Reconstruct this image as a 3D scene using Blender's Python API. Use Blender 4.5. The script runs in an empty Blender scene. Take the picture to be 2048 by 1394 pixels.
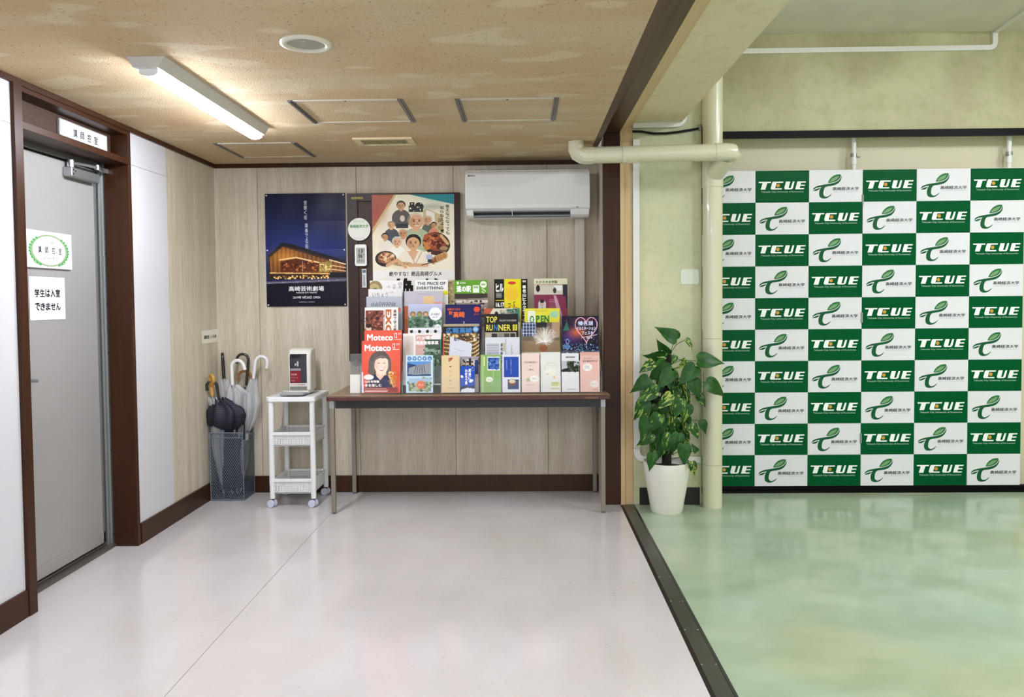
import bpy, math, random
import numpy as np
from mathutils import Vector, Matrix
random.seed(7)
SC = bpy.context.scene
COL = SC.collection
PI = math.pi

# ------------------------------------------------------------------ camera, world, exposure
CAM_H = 1.38
def make_camera():
    f, roll, pitch, yaw = 1520.0, 0.0085, 0.0365, 0.0158
    fwd = Vector((-math.sin(yaw)*math.cos(pitch), math.cos(yaw)*math.cos(pitch), -math.sin(pitch)))
    r0 = fwd.cross(Vector((0, 0, 1))).normalized(); u0 = r0.cross(fwd)
    c, s = math.cos(roll), math.sin(roll)
    r = r0*c - u0*s; u = r0*s + u0*c
    cd = bpy.data.cameras.new('camera'); co = bpy.data.objects.new('camera', cd); COL.objects.link(co)
    m = Matrix((r, u, -fwd)).transposed().to_4x4(); m.translation = Vector((0, 0, CAM_H))
    co.matrix_world = m
    cd.sensor_width = 36; cd.lens = f*36/2048; cd.shift_y = -42/2048; cd.clip_start = 0.05
    SC.camera = co
make_camera()
w = bpy.data.worlds.new('world'); SC.world = w; w.use_nodes = True
w.node_tree.nodes['Background'].inputs[0].default_value = (0.9, 0.95, 1, 1)
w.node_tree.nodes['Background'].inputs[1].default_value = 0.5
SC.view_settings.view_transform = 'Standard'; SC.view_settings.look = 'None'
SC.view_settings.gamma = 1; SC.view_settings.use_curve_mapping = False
SC.view_settings.exposure = 1.63
SC.cycles.use_denoising = True
SC.cycles.max_bounces = 10
SC.cycles.diffuse_bounces = 5
SC.cycles.transparent_max_bounces = 24
SC.cycles.caustics_reflective = False; SC.cycles.caustics_refractive = False
SC.cycles.sample_clamp_indirect = 6
LED_LEFT = 46.0       # visible batten lamp
LED_BACK = 38.0       # unseen battens added to light the left room
LED_HALL = 62.0       # hall battens

# ------------------------------------------------------------------ materials
def lin(c):
    if isinstance(c, str): c = tuple(int(c[i:i+2], 16)/255 for i in (0, 2, 4))
    return tuple((v/12.92 if v <= .04045 else ((v+.055)/1.055)**2.4) for v in c[:3]) + (1,)
MATS = {}
def mat(name, color='ffffff', rough=.5, metal=0, spec=.5, coat=0, emit=0, bump=0, bscale=200, var=0, vscale=8, alpha=1):
    if name in MATS: return MATS[name]
    m = bpy.data.materials.new(name); m.use_nodes = True; MATS[name] = m
    nt = m.node_tree; b = nt.nodes['Principled BSDF']
    b.inputs['Base Color'].default_value = lin(color)
    b.inputs['Roughness'].default_value = rough; b.inputs['Metallic'].default_value = metal
    b.inputs['Specular IOR Level'].default_value = spec; b.inputs['Coat Weight'].default_value = coat
    b.inputs['Alpha'].default_value = alpha
    if emit:
        b.inputs['Emission Color'].default_value = lin(color); b.inputs['Emission Strength'].default_value = emit
    if bump or var:
        tc = nt.nodes.new('ShaderNodeTexCoord')
    if var:
        n = nt.nodes.new('ShaderNodeTexNoise'); n.inputs['Scale'].default_value = vscale; n.inputs['Detail'].default_value = 5
        nt.links.new(tc.outputs['Object'], n.inputs['Vector'])
        mr = nt.nodes.new('ShaderNodeMapRange'); mr.inputs['From Min'].default_value = .3; mr.inputs['From Max'].default_value = .7
        mr.inputs['To Min'].default_value = 1-var; mr.inputs['To Max'].default_value = 1+var*.6
        nt.links.new(n.outputs[0], mr.inputs[0])
        hs = nt.nodes.new('ShaderNodeHueSaturation'); hs.inputs['Color'].default_value = lin(color)
        nt.links.new(mr.outputs[0], hs.inputs['Value']); nt.links.new(hs.outputs[0], b.inputs['Base Color'])
    if bump:
        n = nt.nodes.new('ShaderNodeTexNoise'); n.inputs['Scale'].default_value = bscale; n.inputs['Detail'].default_value = 3
        nt.links.new(tc.outputs['Object'], n.inputs['Vector'])
        bp = nt.nodes.new('ShaderNodeBump'); bp.inputs['Strength'].default_value = bump; bp.inputs['Distance'].default_value = .003
        nt.links.new(n.outputs[0], bp.inputs['Height']); nt.links.new(bp.outputs[0], b.inputs['Normal'])
    return m
def nodes(m): return m.node_tree, m.node_tree.nodes['Principled BSDF']
def world_noise(nt, scale, detail=5, vec=(1, 1, 1), rough=.55, dist=0):
    g = nt.nodes.new('ShaderNodeNewGeometry')
    mp = nt.nodes.new('ShaderNodeMapping'); mp.inputs['Scale'].default_value = vec
    nt.links.new(g.outputs['Position'], mp.inputs['Vector'])
    n = nt.nodes.new('ShaderNodeTexNoise'); n.inputs['Scale'].default_value = scale
    n.inputs['Detail'].default_value = detail; n.inputs['Roughness'].default_value = rough; n.inputs['Distortion'].default_value = dist
    nt.links.new(mp.outputs[0], n.inputs['Vector']); return n
def ramp(nt, src, stops):
    r = nt.nodes.new('ShaderNodeValToRGB'); e = r.color_ramp.elements
    while len(e) < len(stops): e.new(.5)
    for k, (p, c) in enumerate(stops): e[k].position = p; e[k].color = lin(c)
    nt.links.new(src, r.inputs[0]); return r
def mixc(nt, fac, a, b, mode='MIX'):
    m = nt.nodes.new('ShaderNodeMix'); m.data_type = 'RGBA'; m.blend_type = mode
    for s, v in ((0, fac), (6, a), (7, b)):
        if isinstance(v, (int, float)): m.inputs[s].default_value = v
        elif isinstance(v, str): m.inputs[s].default_value = lin(v)
        else: nt.links.new(v, m.inputs[s])
    return m.outputs[2]
def bump(nt, b, src, strength, dist=.003):
    bp = nt.nodes.new('ShaderNodeBump'); bp.inputs['Strength'].default_value = strength; bp.inputs['Distance'].default_value = dist
    nt.links.new(src, bp.inputs['Height']); nt.links.new(bp.outputs[0], b.inputs['Normal'])

def m_wallboard():
    m = mat('streaked_wallboard', 'bdb5a0', .62); nt, b = nodes(m)
    a = world_noise(nt, 1, 6, (120, 120, 7.0), .65, .5)
    c = world_noise(nt, 1, 4, (14, 14, .7), .5)
    r = ramp(nt, a.outputs[0], [(.30, 'b6ad99'), (.47, 'c6bdab'), (.62, 'd0c8b8'), (.8, 'dad3c5')])
    r2 = ramp(nt, c.outputs[0], [(.3, 'dcd8cc'), (.7, 'ffffff')])
    nt.links.new(mixc(nt, .8, r.outputs[0], r2.outputs[0], 'MULTIPLY'), b.inputs['Base Color'])
    bump(nt, b, a.outputs[0], .35, .002)
    return m
def m_ceiling():
    m = mat('tan_textured_ceiling', 'b09a78', .85); nt, b = nodes(m)
    big = world_noise(nt, 1.6, 4, (1, 1, 1))
    patch = world_noise(nt, 1, 0, (4.2, 8.5, 1), .2)
    band = world_noise(nt, 1, 3, (.35, 3.2, 1), .6)
    base = ramp(nt, big.outputs[0], [(.35, 'bea17a'), (.65, 'bfab8a')])
    pr = ramp(nt, patch.outputs[0], [(.66, '000000'), (.71, 'd0d0d0')])
    br = ramp(nt, band.outputs[0], [(.48, '000000'), (.62, 'ffffff')])
    c1 = mixc(nt, pr.outputs[0], base.outputs[0], 'cfc3a4')
    mu = nt.nodes.new('ShaderNodeMath'); mu.operation = 'MULTIPLY'; mu.inputs[1].default_value = .55
    nt.links.new(br.outputs[0], mu.inputs[0])
    c2 = mixc(nt, mu.outputs[0], c1, 'c8bb9c')
    sp = world_noise(nt, 75, 2)
    sr = ramp(nt, sp.outputs[0], [(.30, '4c3420'), (.37, 'ffffff')])
    nt.links.new(mixc(nt, .45, c2, sr.outputs[0], 'MULTIPLY'), b.inputs['Base Color'])
    fine = world_noise(nt, 140, 3)
    bump(nt, b, fine.outputs[0], .8, .004)
    return m
def m_floor_left():
    m = mat('polished_cream_vinyl', 'd8d2cf', .2, spec=.5, coat=.35); nt, b = nodes(m)
    n = world_noise(nt, 2.2, 6, (1, .6, 1)); f = world_noise(nt, 45, 4)
    r = ramp(nt, n.outputs[0], [(.3, 'bcb7b2'), (.5, 'c3bebd'), (.7, 'c9c5c6')])
    fr = ramp(nt, f.outputs[0], [(.28, 'c2bbb2'), (.36, 'ffffff')])
    nt.links.new(mixc(nt, .35, r.outputs[0], fr.outputs[0], 'MULTIPLY'), b.inputs['Base Color'])
    rr = ramp(nt, n.outputs[0], [(.3, '808080'), (.7, '5c5c5c')])
    nt.links.new(rr.outputs[0], b.inputs['Roughness'])
    b.inputs['Coat Roughness'].default_value = .12
    bump(nt, b, f.outputs[0], .03)
    return m
def m_floor_right():
    m = mat('glossy_green_floor', 'a9b794', .3, spec=.4, coat=.45); nt, b = nodes(m)
    n = world_noise(nt, 1.1, 4, (1, 1, 1), .5, .6); n2 = world_noise(nt, 2.6, 5, (1, 1.4, 1))
    r = ramp(nt, n.outputs[0], [(.3, 'a0b39c'), (.5, 'a3b398'), (.64, 'a5b190'), (.8, 'a8a984')])
    r2 = ramp(nt, n2.outputs[0], [(.35, 'dfe3da'), (.6, 'ffffff')])
    nt.links.new(mixc(nt, .8, r.outputs[0], r2.outputs[0], 'MULTIPLY'), b.inputs['Base Color'])
    b.inputs['Coat Roughness'].default_value = .10
    f = world_noise(nt, 6, 3); bump(nt, b, f.outputs[0], .05, .004)
    return m
def m_green_wall(name, c0, c1, c2):
    m = mat(name, c1, .5); nt, b = nodes(m)
    n = world_noise(nt, 1.8, 5, (1, 1, 1), .55, .5); f = world_noise(nt, 18, 5)
    r = ramp(nt, n.outputs[0], [(.32, c0), (.52, c1), (.7, c2)])
    fr = ramp(nt, f.outputs[0], [(.3, 'efeee6'), (.5, 'ffffff')])
    nt.links.new(mixc(nt, .7, r.outputs[0], fr.outputs[0], 'MULTIPLY'), b.inputs['Base Color'])
    bump(nt, b, f.outputs[0], .25, .006)
    return m
def m_wood(name, a, bb, rough=.35, vec=(60, 60, 2.5)):
    m = mat(name, a, rough, spec=.25); nt, b = nodes(m)
    n = world_noise(nt, 1, 5, vec, .6, .8)
    r = ramp(nt, n.outputs[0], [(.3, a), (.7, bb)])
    nt.links.new(r.outputs[0], b.inputs['Base Color']); bump(nt, b, n.outputs[0], .08, .001)
    return m
def m_clear(name='clear_acrylic', tint=(1, 1, 1, 1), gloss=.1, dens=0.0, dcol=(1, 1, 1, 1)):
    if name in MATS: return MATS[name]
    m = bpy.data.materials.new(name); m.use_nodes = True; MATS[name] = m; nt = m.node_tree
    nt.nodes.remove(nt.nodes['Principled BSDF']); out = nt.nodes['Material Output']
    t = nt.nodes.new('ShaderNodeBsdfTransparent'); t.inputs[0].default_value = tint
    g = nt.nodes.new('ShaderNodeBsdfGlossy'); g.inputs['Roughness'].default_value = gloss
    mx = nt.nodes.new('ShaderNodeMixShader'); mx.inputs[0].default_value = .03
    nt.links.new(t.outputs[0], mx.inputs[1]); nt.links.new(g.outputs[0], mx.inputs[2])
    last = mx
    if dens:
        d = nt.nodes.new('ShaderNodeBsdfDiffuse'); d.inputs[0].default_value = dcol
        m2 = nt.nodes.new('ShaderNodeMixShader'); m2.inputs[0].default_value = dens
        nt.links.new(mx.outputs[0], m2.inputs[1]); nt.links.new(d.outputs[0], m2.inputs[2]); last = m2
    nt.links.new(last.outputs[0], out.inputs[0]); return m
def m_ink():
    if 'printed_ink' in MATS: return MATS['printed_ink']
    m = mat('printed_ink', 'ffffff', .38, spec=.18); nt, b = nodes(m)
    a = nt.nodes.new('ShaderNodeVertexColor'); a.layer_name = 'ink'
    nt.links.new(a.outputs[0], b.inputs['Base Color']); return m
WB = m_wallboard(); CEIL = m_ceiling()
BROWN = m_wood('dark_brown_painted_wood', '32190a', '3c2110', .38)
BROWN2 = m_wood('brown_grain_panel', '3a2920', '4c3a30', .5, (4, 60, 60))
PINE = m_wood('pale_pine_wood', 'c2a57a', 'd2b98f', .5, (50, 50, 1.2))
GWALL = m_green_wall('pale_green_plaster', 'a19c74', 'aeaa82', 'bebb94')
GWALL2 = m_green_wall('green_painted_column', 'b8bc98', 'c0c19e', 'cbc7a2')
CREAM = mat('cream_plaster', 'cdc8ac', .6, bump=.1, bscale=12)
HALLCEIL = mat('grey_hall_ceiling', 'dcd6cc', .9, bump=.3, bscale=60, var=.06, vscale=5)
WSHEET = mat('white_sheet_panel', 'c6c6cb', .4)
BEAMG = m_green_wall('beam_green_paint', 'dcd2ac', 'dfd5b0', 'e2d8b4')
BLACK = mat('black_rubber', '080707', .5, spec=.3)
GBLACK = mat('glossy_black_metal', '050505', .5, spec=.12)
ALU = mat('aluminium_profile', '9da09f', .35, .75)
ALUD = mat('grey_steel', '8b877e', .4, .5)
WPLAS = mat('white_plastic', 'e6e6e6', .35)
PVC = mat('cream_pvc_pipe', 'cbc8ad', .28, coat=.3)
WPVC = mat('white_duct_cover', 'dcdcd6', .4)

# ------------------------------------------------------------------ mesh builder
class MB:
    def __init__(s): s.v = []; s.f = []; s.m = []; s.cur = 0
    def mat(s, i): s.cur = i; return s
    def add(s, vs, fs):
        o = len(s.v); s.v += [tuple(v) for v in vs]
        for f in fs: s.f.append(tuple(i+o for i in f)); s.m.append(s.cur)
        return s
    def box(s, x0, x1, y0, y1, z0, z1):
        return s.add([(x0,y0,z0),(x1,y0,z0),(x1,y1,z0),(x0,y1,z0),(x0,y0,z1),(x1,y0,z1),(x1,y1,z1),(x0,y1,z1)],
                     [(0,3,2,1),(4,5,6,7),(0,1,5,4),(1,2,6,5),(2,3,7,6),(3,0,4,7)])
    def prism(s, pts, a, b, axis='X'):
        n = len(pts)
        def mk(p, t): return {'X': (t, p[0], p[1]), 'Y': (p[0], t, p[1]), 'Z': (p[0], p[1], t)}[axis]
        vs = [mk(p, a) for p in pts] + [mk(p, b) for p in pts]
        fs = [tuple(range(n))[::-1], tuple(range(n, 2*n))] + [(i, (i+1) % n, (i+1) % n+n, i+n) for i in range(n)]
        return s.add(vs, fs)
    def tube(s, pts, r, n=10, caps=True, squash=None):
        pts = [Vector(p) for p in pts]; k = len(pts)
        rr = r if isinstance(r, (list, tuple)) else [r]*k
        rings = []; up = None
        for i, p in enumerate(pts):
            t = (pts[min(i+1, k-1)]-pts[max(i-1, 0)]).normalized()
            if up is None:
                up = Vector((0, 0, 1)) if abs(t.z) < .9 else Vector((1, 0, 0))
            a = t.cross(up).normalized(); b = a.cross(t).normalized(); up = b
            rings.append([p + a*math.cos(2*PI*j/n)*rr[i] + b*math.sin(2*PI*j/n)*rr[i] for j in range(n)])
        vs = [v for q in rings for v in q]
        fs = [(i*n+j, i*n+(j+1) % n, (i+1)*n+(j+1) % n, (i+1)*n+j) for i in range(k-1) for j in range(n)]
        if caps: fs += [tuple(range(n))[::-1], tuple((k-1)*n+j for j in range(n))]
        return s.add(vs, fs)
    def lathe(s, prof, c, n=24, fn=None, caps=True):
        vs = []
        for (r, z) in prof:
            for j in range(n):
                a = 2*PI*j/n; q = r*(fn(a, z) if fn else 1)
                vs.append((c[0]+q*math.cos(a), c[1]+q*math.sin(a), c[2]+z))
        k = len(prof)
        fs = [(i*n+j, i*n+(j+1) % n, (i+1)*n+(j+1) % n, (i+1)*n+j) for i in range(k-1) for j in range(n)]
        if caps: fs += [tuple(range(n))[::-1], tuple((k-1)*n+j for j in range(n))]
        return s.add(vs, fs)
    def build(s, name, mats, parent=None, smooth=False, bevel=0, local=False, **tags):
        if not isinstance(mats, (list, tuple)): mats = [mats]
        me = bpy.data.meshes.new(name)
        if local or parent is not None:
            off = Vector((0, 0, 0)) if local else parent_world(parent)
            loc = Vector((0, 0, 0))
        else:
            a = np.array(s.v); off = Vector(((a[:, 0].min()+a[:, 0].max())/2, (a[:, 1].min()+a[:, 1].max())/2, a[:, 2].min())); loc = off
        me.from_pydata([tuple(Vector(v)-off) for v in s.v], [], s.f)
        for m in mats: me.materials.append(m)
        me.polygons.foreach_set('material_index', s.m)
        if smooth:
            me.polygons.foreach_set('use_smooth', [True]*len(s.f))
            if smooth != 'all': me.set_sharp_from_angle(angle=math.radians(40))
        me.update()
        o = bpy.data.objects.new(name, me); COL.objects.link(o); o.location = loc
        if parent is not None: o.parent = parent; o.location = (0, 0, 0)
        if bevel:
            md = o.modifiers.new('bevel', 'BEVEL'); md.width = bevel; md.segments = 2; md.limit_method = 'ANGLE'
        for k, v in tags.items(): o[k] = v
        return o
def parent_world(p):
    t = Vector((0, 0, 0))
    while p is not None: t += Vector(p.location); p = p.parent
    return t
def box(name, m, x0, x1, y0, y1, z0, z1, parent=None, bevel=0, **t):
    return MB().box(x0, x1, y0, y1, z0, z1).build(name, m, parent, bevel=bevel, **t)
def thing(name, label, cat, loc, group=None):
    o = bpy.data.objects.new(name, None); COL.objects.link(o); o.location = loc; o.empty_display_size = .05
    o['label'] = label; o['category'] = cat
    if group: o['group'] = group
    return o
def S(o, kind='structure'): o['kind'] = kind; return o

# ------------------------------------------------------------------ text and printed art
TXT = {}
def glyphs(body, bold=0.0):
    key = (body, bold)
    if key in TXT: return TXT[key]
    cu = bpy.data.curves.new('t', 'FONT'); cu.body = body; cu.size = 1; cu.offset = bold; cu.resolution_u = 2
    ob = bpy.data.objects.new('t', cu); COL.objects.link(ob)
    bpy.context.view_layer.update()
    me = bpy.data.meshes.new_from_object(ob.evaluated_get(bpy.context.evaluated_depsgraph_get()))
    v = np.array([x.co[:2] for x in me.vertices]) if len(me.vertices) else np.zeros((0, 2))
    f = [tuple(p.vertices) for p in me.polygons]
    bpy.data.objects.remove(ob); bpy.data.curves.remove(cu); bpy.data.meshes.remove(me)
    TXT[key] = (v, f); return TXT[key]
def fit_text(body, x0, x1, z0, z1, bold=0.0, rot=0, keep=False):
    """2-D mesh of the text stretched to a box (z up)"""
    v, f = glyphs(body)
    if not len(v): return [], []
    v = v.copy()
    if bold:
        n = len(v); b = bold*.9; vv = [v]; ff = list(f)
        for k, (dx, dy) in enumerate(((b, b), (-b, b), (b, -b), (-b, -b)), 1):
            vv.append(v+np.array([dx, dy])); ff += [tuple(i+n*k for i in t) for t in f]
        v = np.concatenate(vv); f = ff
    if rot == 90: v = np.stack([-v[:, 1], v[:, 0]], 1)
    if rot == -90: v = np.stack([v[:, 1], -v[:, 0]], 1)
    a, b = v.min(0), v.max(0); d = np.maximum(b-a, 1e-6)
    v = (v-a)/d
    per = len(v)//5 if bold else len(v)+1      # each shifted copy lies a hair in front of the last
    return [(x0+(x1-x0)*p[0], z0+(z1-z0)*p[1], .00007*(i//per)) for i, p in enumerate(v)], f
def text_part(parent, lines, name='lettering', to3=None):
    """lines: (body, x0, x1, z0, z1, material, bold, rot); to3 maps the sheet plane into parent space"""
    mb = MB(); mats = []
    for L in lines:
        body, x0, x1, z0, z1, m = L[:6]; bold = L[6] if len(L) > 6 else 0; rot = L[7] if len(L) > 7 else 0
        if m not in mats: mats.append(m)
        mb.mat(mats.index(m))
        v, f = fit_text(body, x0, x1, z0, z1, bold, rot)
        mb.add([(lambda q, d: (q[0], q[1]-d, q[2]))(to3(p[0], p[1]), p[2]) for p in v], f)
    if not mb.v: return None
    return mb.build(name, mats, parent, local=True)
def inkm(c, rough=.45): return mat('ink_'+c, c, rough, spec=.15)

class Art:
    """a printed sheet: colours per grid vertex painted with simple shapes; u right 0..1, v down 0..1"""
    def __init__(s, w, h, bg='ffffff', res=.003):
        s.w, s.h = w, h; s.hr = h; s.vs = 1.0; s.nx = max(8, int(w/res)); s.ny = max(8, int(h/res))
        s.U, s.V = np.meshgrid((np.arange(s.nx+1))/s.nx, (np.arange(s.ny+1))/s.ny)
        s.im = np.ones((s.ny+1, s.nx+1, 3)); s.im[:] = s.c(bg); s.t = []; s.rng = np.random.RandomState(int(w*1e4+h*777+sum(map(ord, bg))) % 9999)
    def c(s, x): return np.array([int(x[i:i+2], 16)/255 for i in (0, 2, 4)])
    def put(s, m, col, a=1.0):
        col = s.c(col) if isinstance(col, str) else col
        s.im[m] = s.im[m]*(1-a)+col*a
        return s
    def virtual(s, k): s.V = s.V/k; s.h = s.hr*k; s.vs = k; return s
    def rect(s, u0, v0, u1, v1, col, a=1.0): return s.put((s.U >= u0) & (s.U <= u1) & (s.V >= v0) & (s.V <= v1), col, a)
    def ell(s, u, v, ru, rv, col, a=1.0, rot=0):
        du, dv = (s.U-u)*s.w, (s.V-v)*s.h; c, q = math.cos(rot), math.sin(rot)
        x = du*c+dv*q; y = -du*q+dv*c
        return s.put((x/(ru*s.w))**2+(y/(rv*s.h))**2 <= 1, col, a)
    def ring(s, u, v, ru, rv, col, t=.7):
        q = ((s.U-u)/ru)**2+((s.V-v)/rv)**2
        return s.put((q <= 1) & (q > t), col)
    def poly(s, pts, col, a=1.0):
        m = np.zeros(s.U.shape, bool); n = len(pts)
        for i in range(n):
            (x1, y1), (x2, y2) = pts[i], pts[(i+1) % n]
            if y1 == y2: continue
            c = ((y1 > s.V) != (y2 > s.V)) & (s.U < (x2-x1)*(s.V-y1)/(y2-y1)+x1)
            m ^= c
        return s.put(m, col, a)
    def line(s, pts, t, col, a=1.0):
        m = np.zeros(s.U.shape, bool)
        X, Y = s.U*s.w, s.V*s.h
        for (p, q) in zip(pts, pts[1:]):
            ax, ay, bx, by = p[0]*s.w, p[1]*s.h, q[0]*s.w, q[1]*s.h; L = (bx-ax)**2+(by-ay)**2+1e-12
            k = np.clip(((X-ax)*(bx-ax)+(Y-ay)*(by-ay))/L, 0, 1)
            m |= (X-ax-k*(bx-ax))**2+(Y-ay-k*(by-ay))**2 <= (t*s.w/2)**2
        return s.put(m, col, a)
    def grad(s, u0, v0, u1, v1, ca, cb, vert=True):
        m = (s.U >= u0) & (s.U <= u1) & (s.V >= v0) & (s.V <= v1)
        k = ((s.V-v0)/(v1-v0) if vert else (s.U-u0)/(u1-u0))[m][:, None]
        s.im[m] = s.c(ca)*(1-k)+s.c(cb)*k; return s
    def glow(s, u, v, ru, rv, col, a=.8):
        k = (np.exp(-(((s.U-u)/ru)**2+((s.V-v)/rv)**2))*a)[..., None]
        s.im = s.im*(1-k)+s.c(col)*k; return s
    def speck(s, u0, v0, u1, v1, cols, n, r=.02, seed=1, a=1.0):
        g = random.Random(seed)
        for _ in range(n):
            q = r*g.uniform(.5, 1.3)
            s.ell(g.uniform(u0, u1), g.uniform(v0, v1), q, q*s.w/s.h*g.uniform(.5, 1.2), g.choice(cols), a)
        return s
    def noise(s, u0, v0, u1, v1, amt, seed=1):
        m = (s.U >= u0) & (s.U <= u1) & (s.V >= v0) & (s.V <= v1)
        r = np.random.RandomState(seed).rand(*s.U.shape)
        s.im[m] = np.clip(s.im[m]+(r[m][:, None]-.5)*amt, 0, 1); return s
    def text(s, body, u0, v0, u1, v1, col='111111', bold=0, rot=0):
        s.t.append((body, (u0-.5)*s.w, (u1-.5)*s.w, (1-v1*s.vs)*s.hr, (1-v0*s.vs)*s.hr, inkm(col), bold, rot)); return s
    def vtext(s, body, u0, v0, u1, v1, col='111111', bold=0):
        n = len(body); g = (v1-v0)/n
        for i, ch in enumerate(body):
            if ch == ' ': continue
            if ch in 'ー〜': s.text('|', u0+(u1-u0)*.42, v0+g*(i+.08), u0+(u1-u0)*.58, v0+g*(i+.92), col, bold)
            elif ch in 'っ': s.text(ch, u0+(u1-u0)*.3, v0+g*(i+.2), u0+(u1-u0)*.85, v0+g*(i+.75), col, bold)
            else: s.text(ch, u0, v0+g*(i+.06), u1, v0+g*(i+.94), col, bold)
        return s
    def lines(s, u0, v0, u1, n, gap, col='555555', t=.35):
        g = random.Random(n)
        for i in range(n): s.rect(u0, v0+i*gap, u0+(u1-u0)*g.uniform(.7, 1), v0+i*gap+gap*t, col)
        return s
    def build(s, parent, y0, name='printed_picture', z0=0.0, disp=None, letter='lettering'):
        nx, ny = s.nx, s.ny
        s.V = s.V*s.vs; s.h = s.hr
        X = (s.U-.5)*s.w; Z = (1-s.V)*s.h+z0; Y = np.full_like(X, y0)
        if disp is not None: Y = y0-disp(s.U, s.V)
        co = np.stack([X, Y, Z], -1).reshape(-1, 3)
        i = np.arange(ny)[:, None]*(nx+1)+np.arange(nx)[None]
        f = np.stack([i, i+nx+1, i+nx+2, i+1], -1).reshape(-1)
        me = bpy.data.meshes.new(name); me.vertices.add(len(co)); me.vertices.foreach_set('co', co.ravel())
        me.loops.add(len(f)); me.loops.foreach_set('vertex_index', f.astype(np.int32))
        k = nx*ny; me.polygons.add(k); me.polygons.foreach_set('loop_start', np.arange(k, dtype=np.int32)*4)
        me.polygons.foreach_set('use_smooth', np.ones(k, bool))
        me.update(calc_edges=True)
        ca = me.color_attributes.new('ink', 'BYTE_COLOR', 'POINT')
        c = np.clip(s.im, 0, 1).reshape(-1, 3); c = np.concatenate([c, np.ones((len(c), 1))], 1)
        ca.data.foreach_set('color_srgb', c.ravel().astype(np.float32))
        me.materials.append(m_ink())
        o = bpy.data.objects.new(name, me); COL.objects.link(o); o.parent = parent
        if s.t:
            def to3(x, z):
                d = disp(np.array([x/s.w+.5]), np.array([1-z/s.h]))[0] if disp is not None else 0
                return (x, y0-.0006-d, z+z0)
            text_part(parent, s.t, letter, to3)
        return o

# ================================================================== STRUCTURE
HC = 2.364           # left ceiling
BY = 5.44            # back wall
LX = -2.21           # left wall
PY = 5.06            # post / column front
S(box('floor_left', m_floor_left(), -2.6, .636, -3, 5.6, -.06, 0))
S(box('floor_right', m_floor_right(), .733, 5.2, -3, 5.6, -.06, 0))
# recessed joint in the vinyl is a real dark groove strip
S(box('floor_seam', mat('dirty_vinyl_joint', '8f8880', .6), -1.272, -1.269, 1.0, 5.2, -.001, .0006))
S(MB().box(-2.6, .45, -3, 5.6, HC, HC+.1).build('ceiling_left', CEIL))
S(box('ceiling_right', HALLCEIL, .9, 5.2, -3, 5.6, 3.2, 3.3))
# back wall with panels
wb = S(box('wall_back', mat('dark_joint', '4a4336', .8), -2.6, .56, BY+.006, BY+.1, 0, 2.45))
xs = [-2.212, -1.900, -1.190, -.497, .168, .53]
for a, b in zip(xs, xs[1:]): box('wall_panel', WB, a+.0015, b-.0015, BY, BY+.008, .1, 2.36, wb)
xs2 = S(box('wall_return', WB, .526, .56, PY+.04, BY+.02, 0, 2.45))
S(box('baseboard_back', BROWN, LX, .526, BY-.012, BY+.002, 0, .12, bevel=.002))
S(box('trim_back', BROWN, LX, .526, BY-.022, BY+.002, HC-.028, HC, bevel=.002))
# left wall
wl = S(MB().box(-2.3, LX-.004, 4.25, 5.56, 0, 2.45).box(-2.3, LX-.004, -3, 3.28, 0, 2.45).build('wall_left', mat('dark_joint')))
for a, b in ((4.706, 5.1), (5.103, 5.44)): box('wall_panel', WB, LX-.006, LX, a, b, .1, 2.36, wl)
for (a, b, z0, z1) in ((4.256, 4.70, .12, 2.158), (4.256, 4.70, 2.160, 2.336), (1.6, 3.274, .12, 2.158), (1.6, 3.274, 2.160, 2.336), (-.3, 1.597, .12, 2.336), (-2.9, -.303, .12, 2.336)):
    box('white_panel', WSHEET, LX-.006, LX+.003, a, b, z0, z1, wl)
S(box('baseboard_left', BROWN, LX, LX+.016, 4.27, BY-.013, 0, .12, bevel=.002))
S(box('baseboard_left', BROWN, LX, LX+.016, -3, 3.275, 0, .12, bevel=.002))
S(box('trim_left', BROWN, LX, LX+.018, -3, BY-.02, HC-.028, HC, bevel=.002))
# hall side wall; end behind the camera left open for world light
S(box('wall_right', GWALL, 5.1, 5.2, -3, 5.6, 0, 3.3))
# door recess
DX = -2.355
dr = bpy.data.objects.new('door_1', None); COL.objects.link(dr); dr.location = (DX, 3.78, 0); dr['kind'] = 'structure'
GREYDOOR = mat('grey_painted_steel_door', '9b9997', .38, .15, bump=.02, bscale=14, var=.05, vscale=2)
leaf = box('door_leaf', GREYDOOR, DX-.045, DX-.012, 3.36, 4.19, .035, 2.115, dr, bevel=.002)
box('kick_rail', mat('worn_door_rail', 'a19d97', .4, .3), DX-.012, DX-.006, 3.37, 4.19, .04, .10, leaf, bevel=.001)
box('door_edge_strip', ALU, DX-.014, DX-.006, 4.175, 4.19, .04, 2.11, leaf)
fr = MB()
fr.box(DX-.05, DX+.0, 4.205, 4.25, 0, 2.16).box(DX-.05, DX-.0, 3.33, 4.25, 2.125, 2.19)
fr.box(DX-.0, DX+.012, 4.225, 4.25, 0, 2.16)
box_fr = fr.build('door_frame', ALU, dr, bevel=.002)
box('gap_seal', BLACK, DX-.04, DX-.02, 4.19, 4.205, .02, 2.12, dr)
for z in (2.10, 1.66, 1.38, 1.1, .82, .55, .07):
    MB().tube([(DX+.012, 4.238, z), (DX+.0145, 4.238, z)], .004, 8).build('screw', mat('dark_screw', '3a3836', .4, .8), dr)
th = MB().box(DX-.05, DX+.03, 3.32, 4.25, 0, .018).box(DX-.05, DX-.005, 3.32, 4.25, .018, .03)
th.build('threshold_sill', mat('worn_steel_sill', '6d675f', .4, .7), dr, bevel=.003)
box('recess_backing', mat('dark_joint'), DX-.12, DX-.05, 3.2, 4.3, 0, 2.45, dr)
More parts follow.
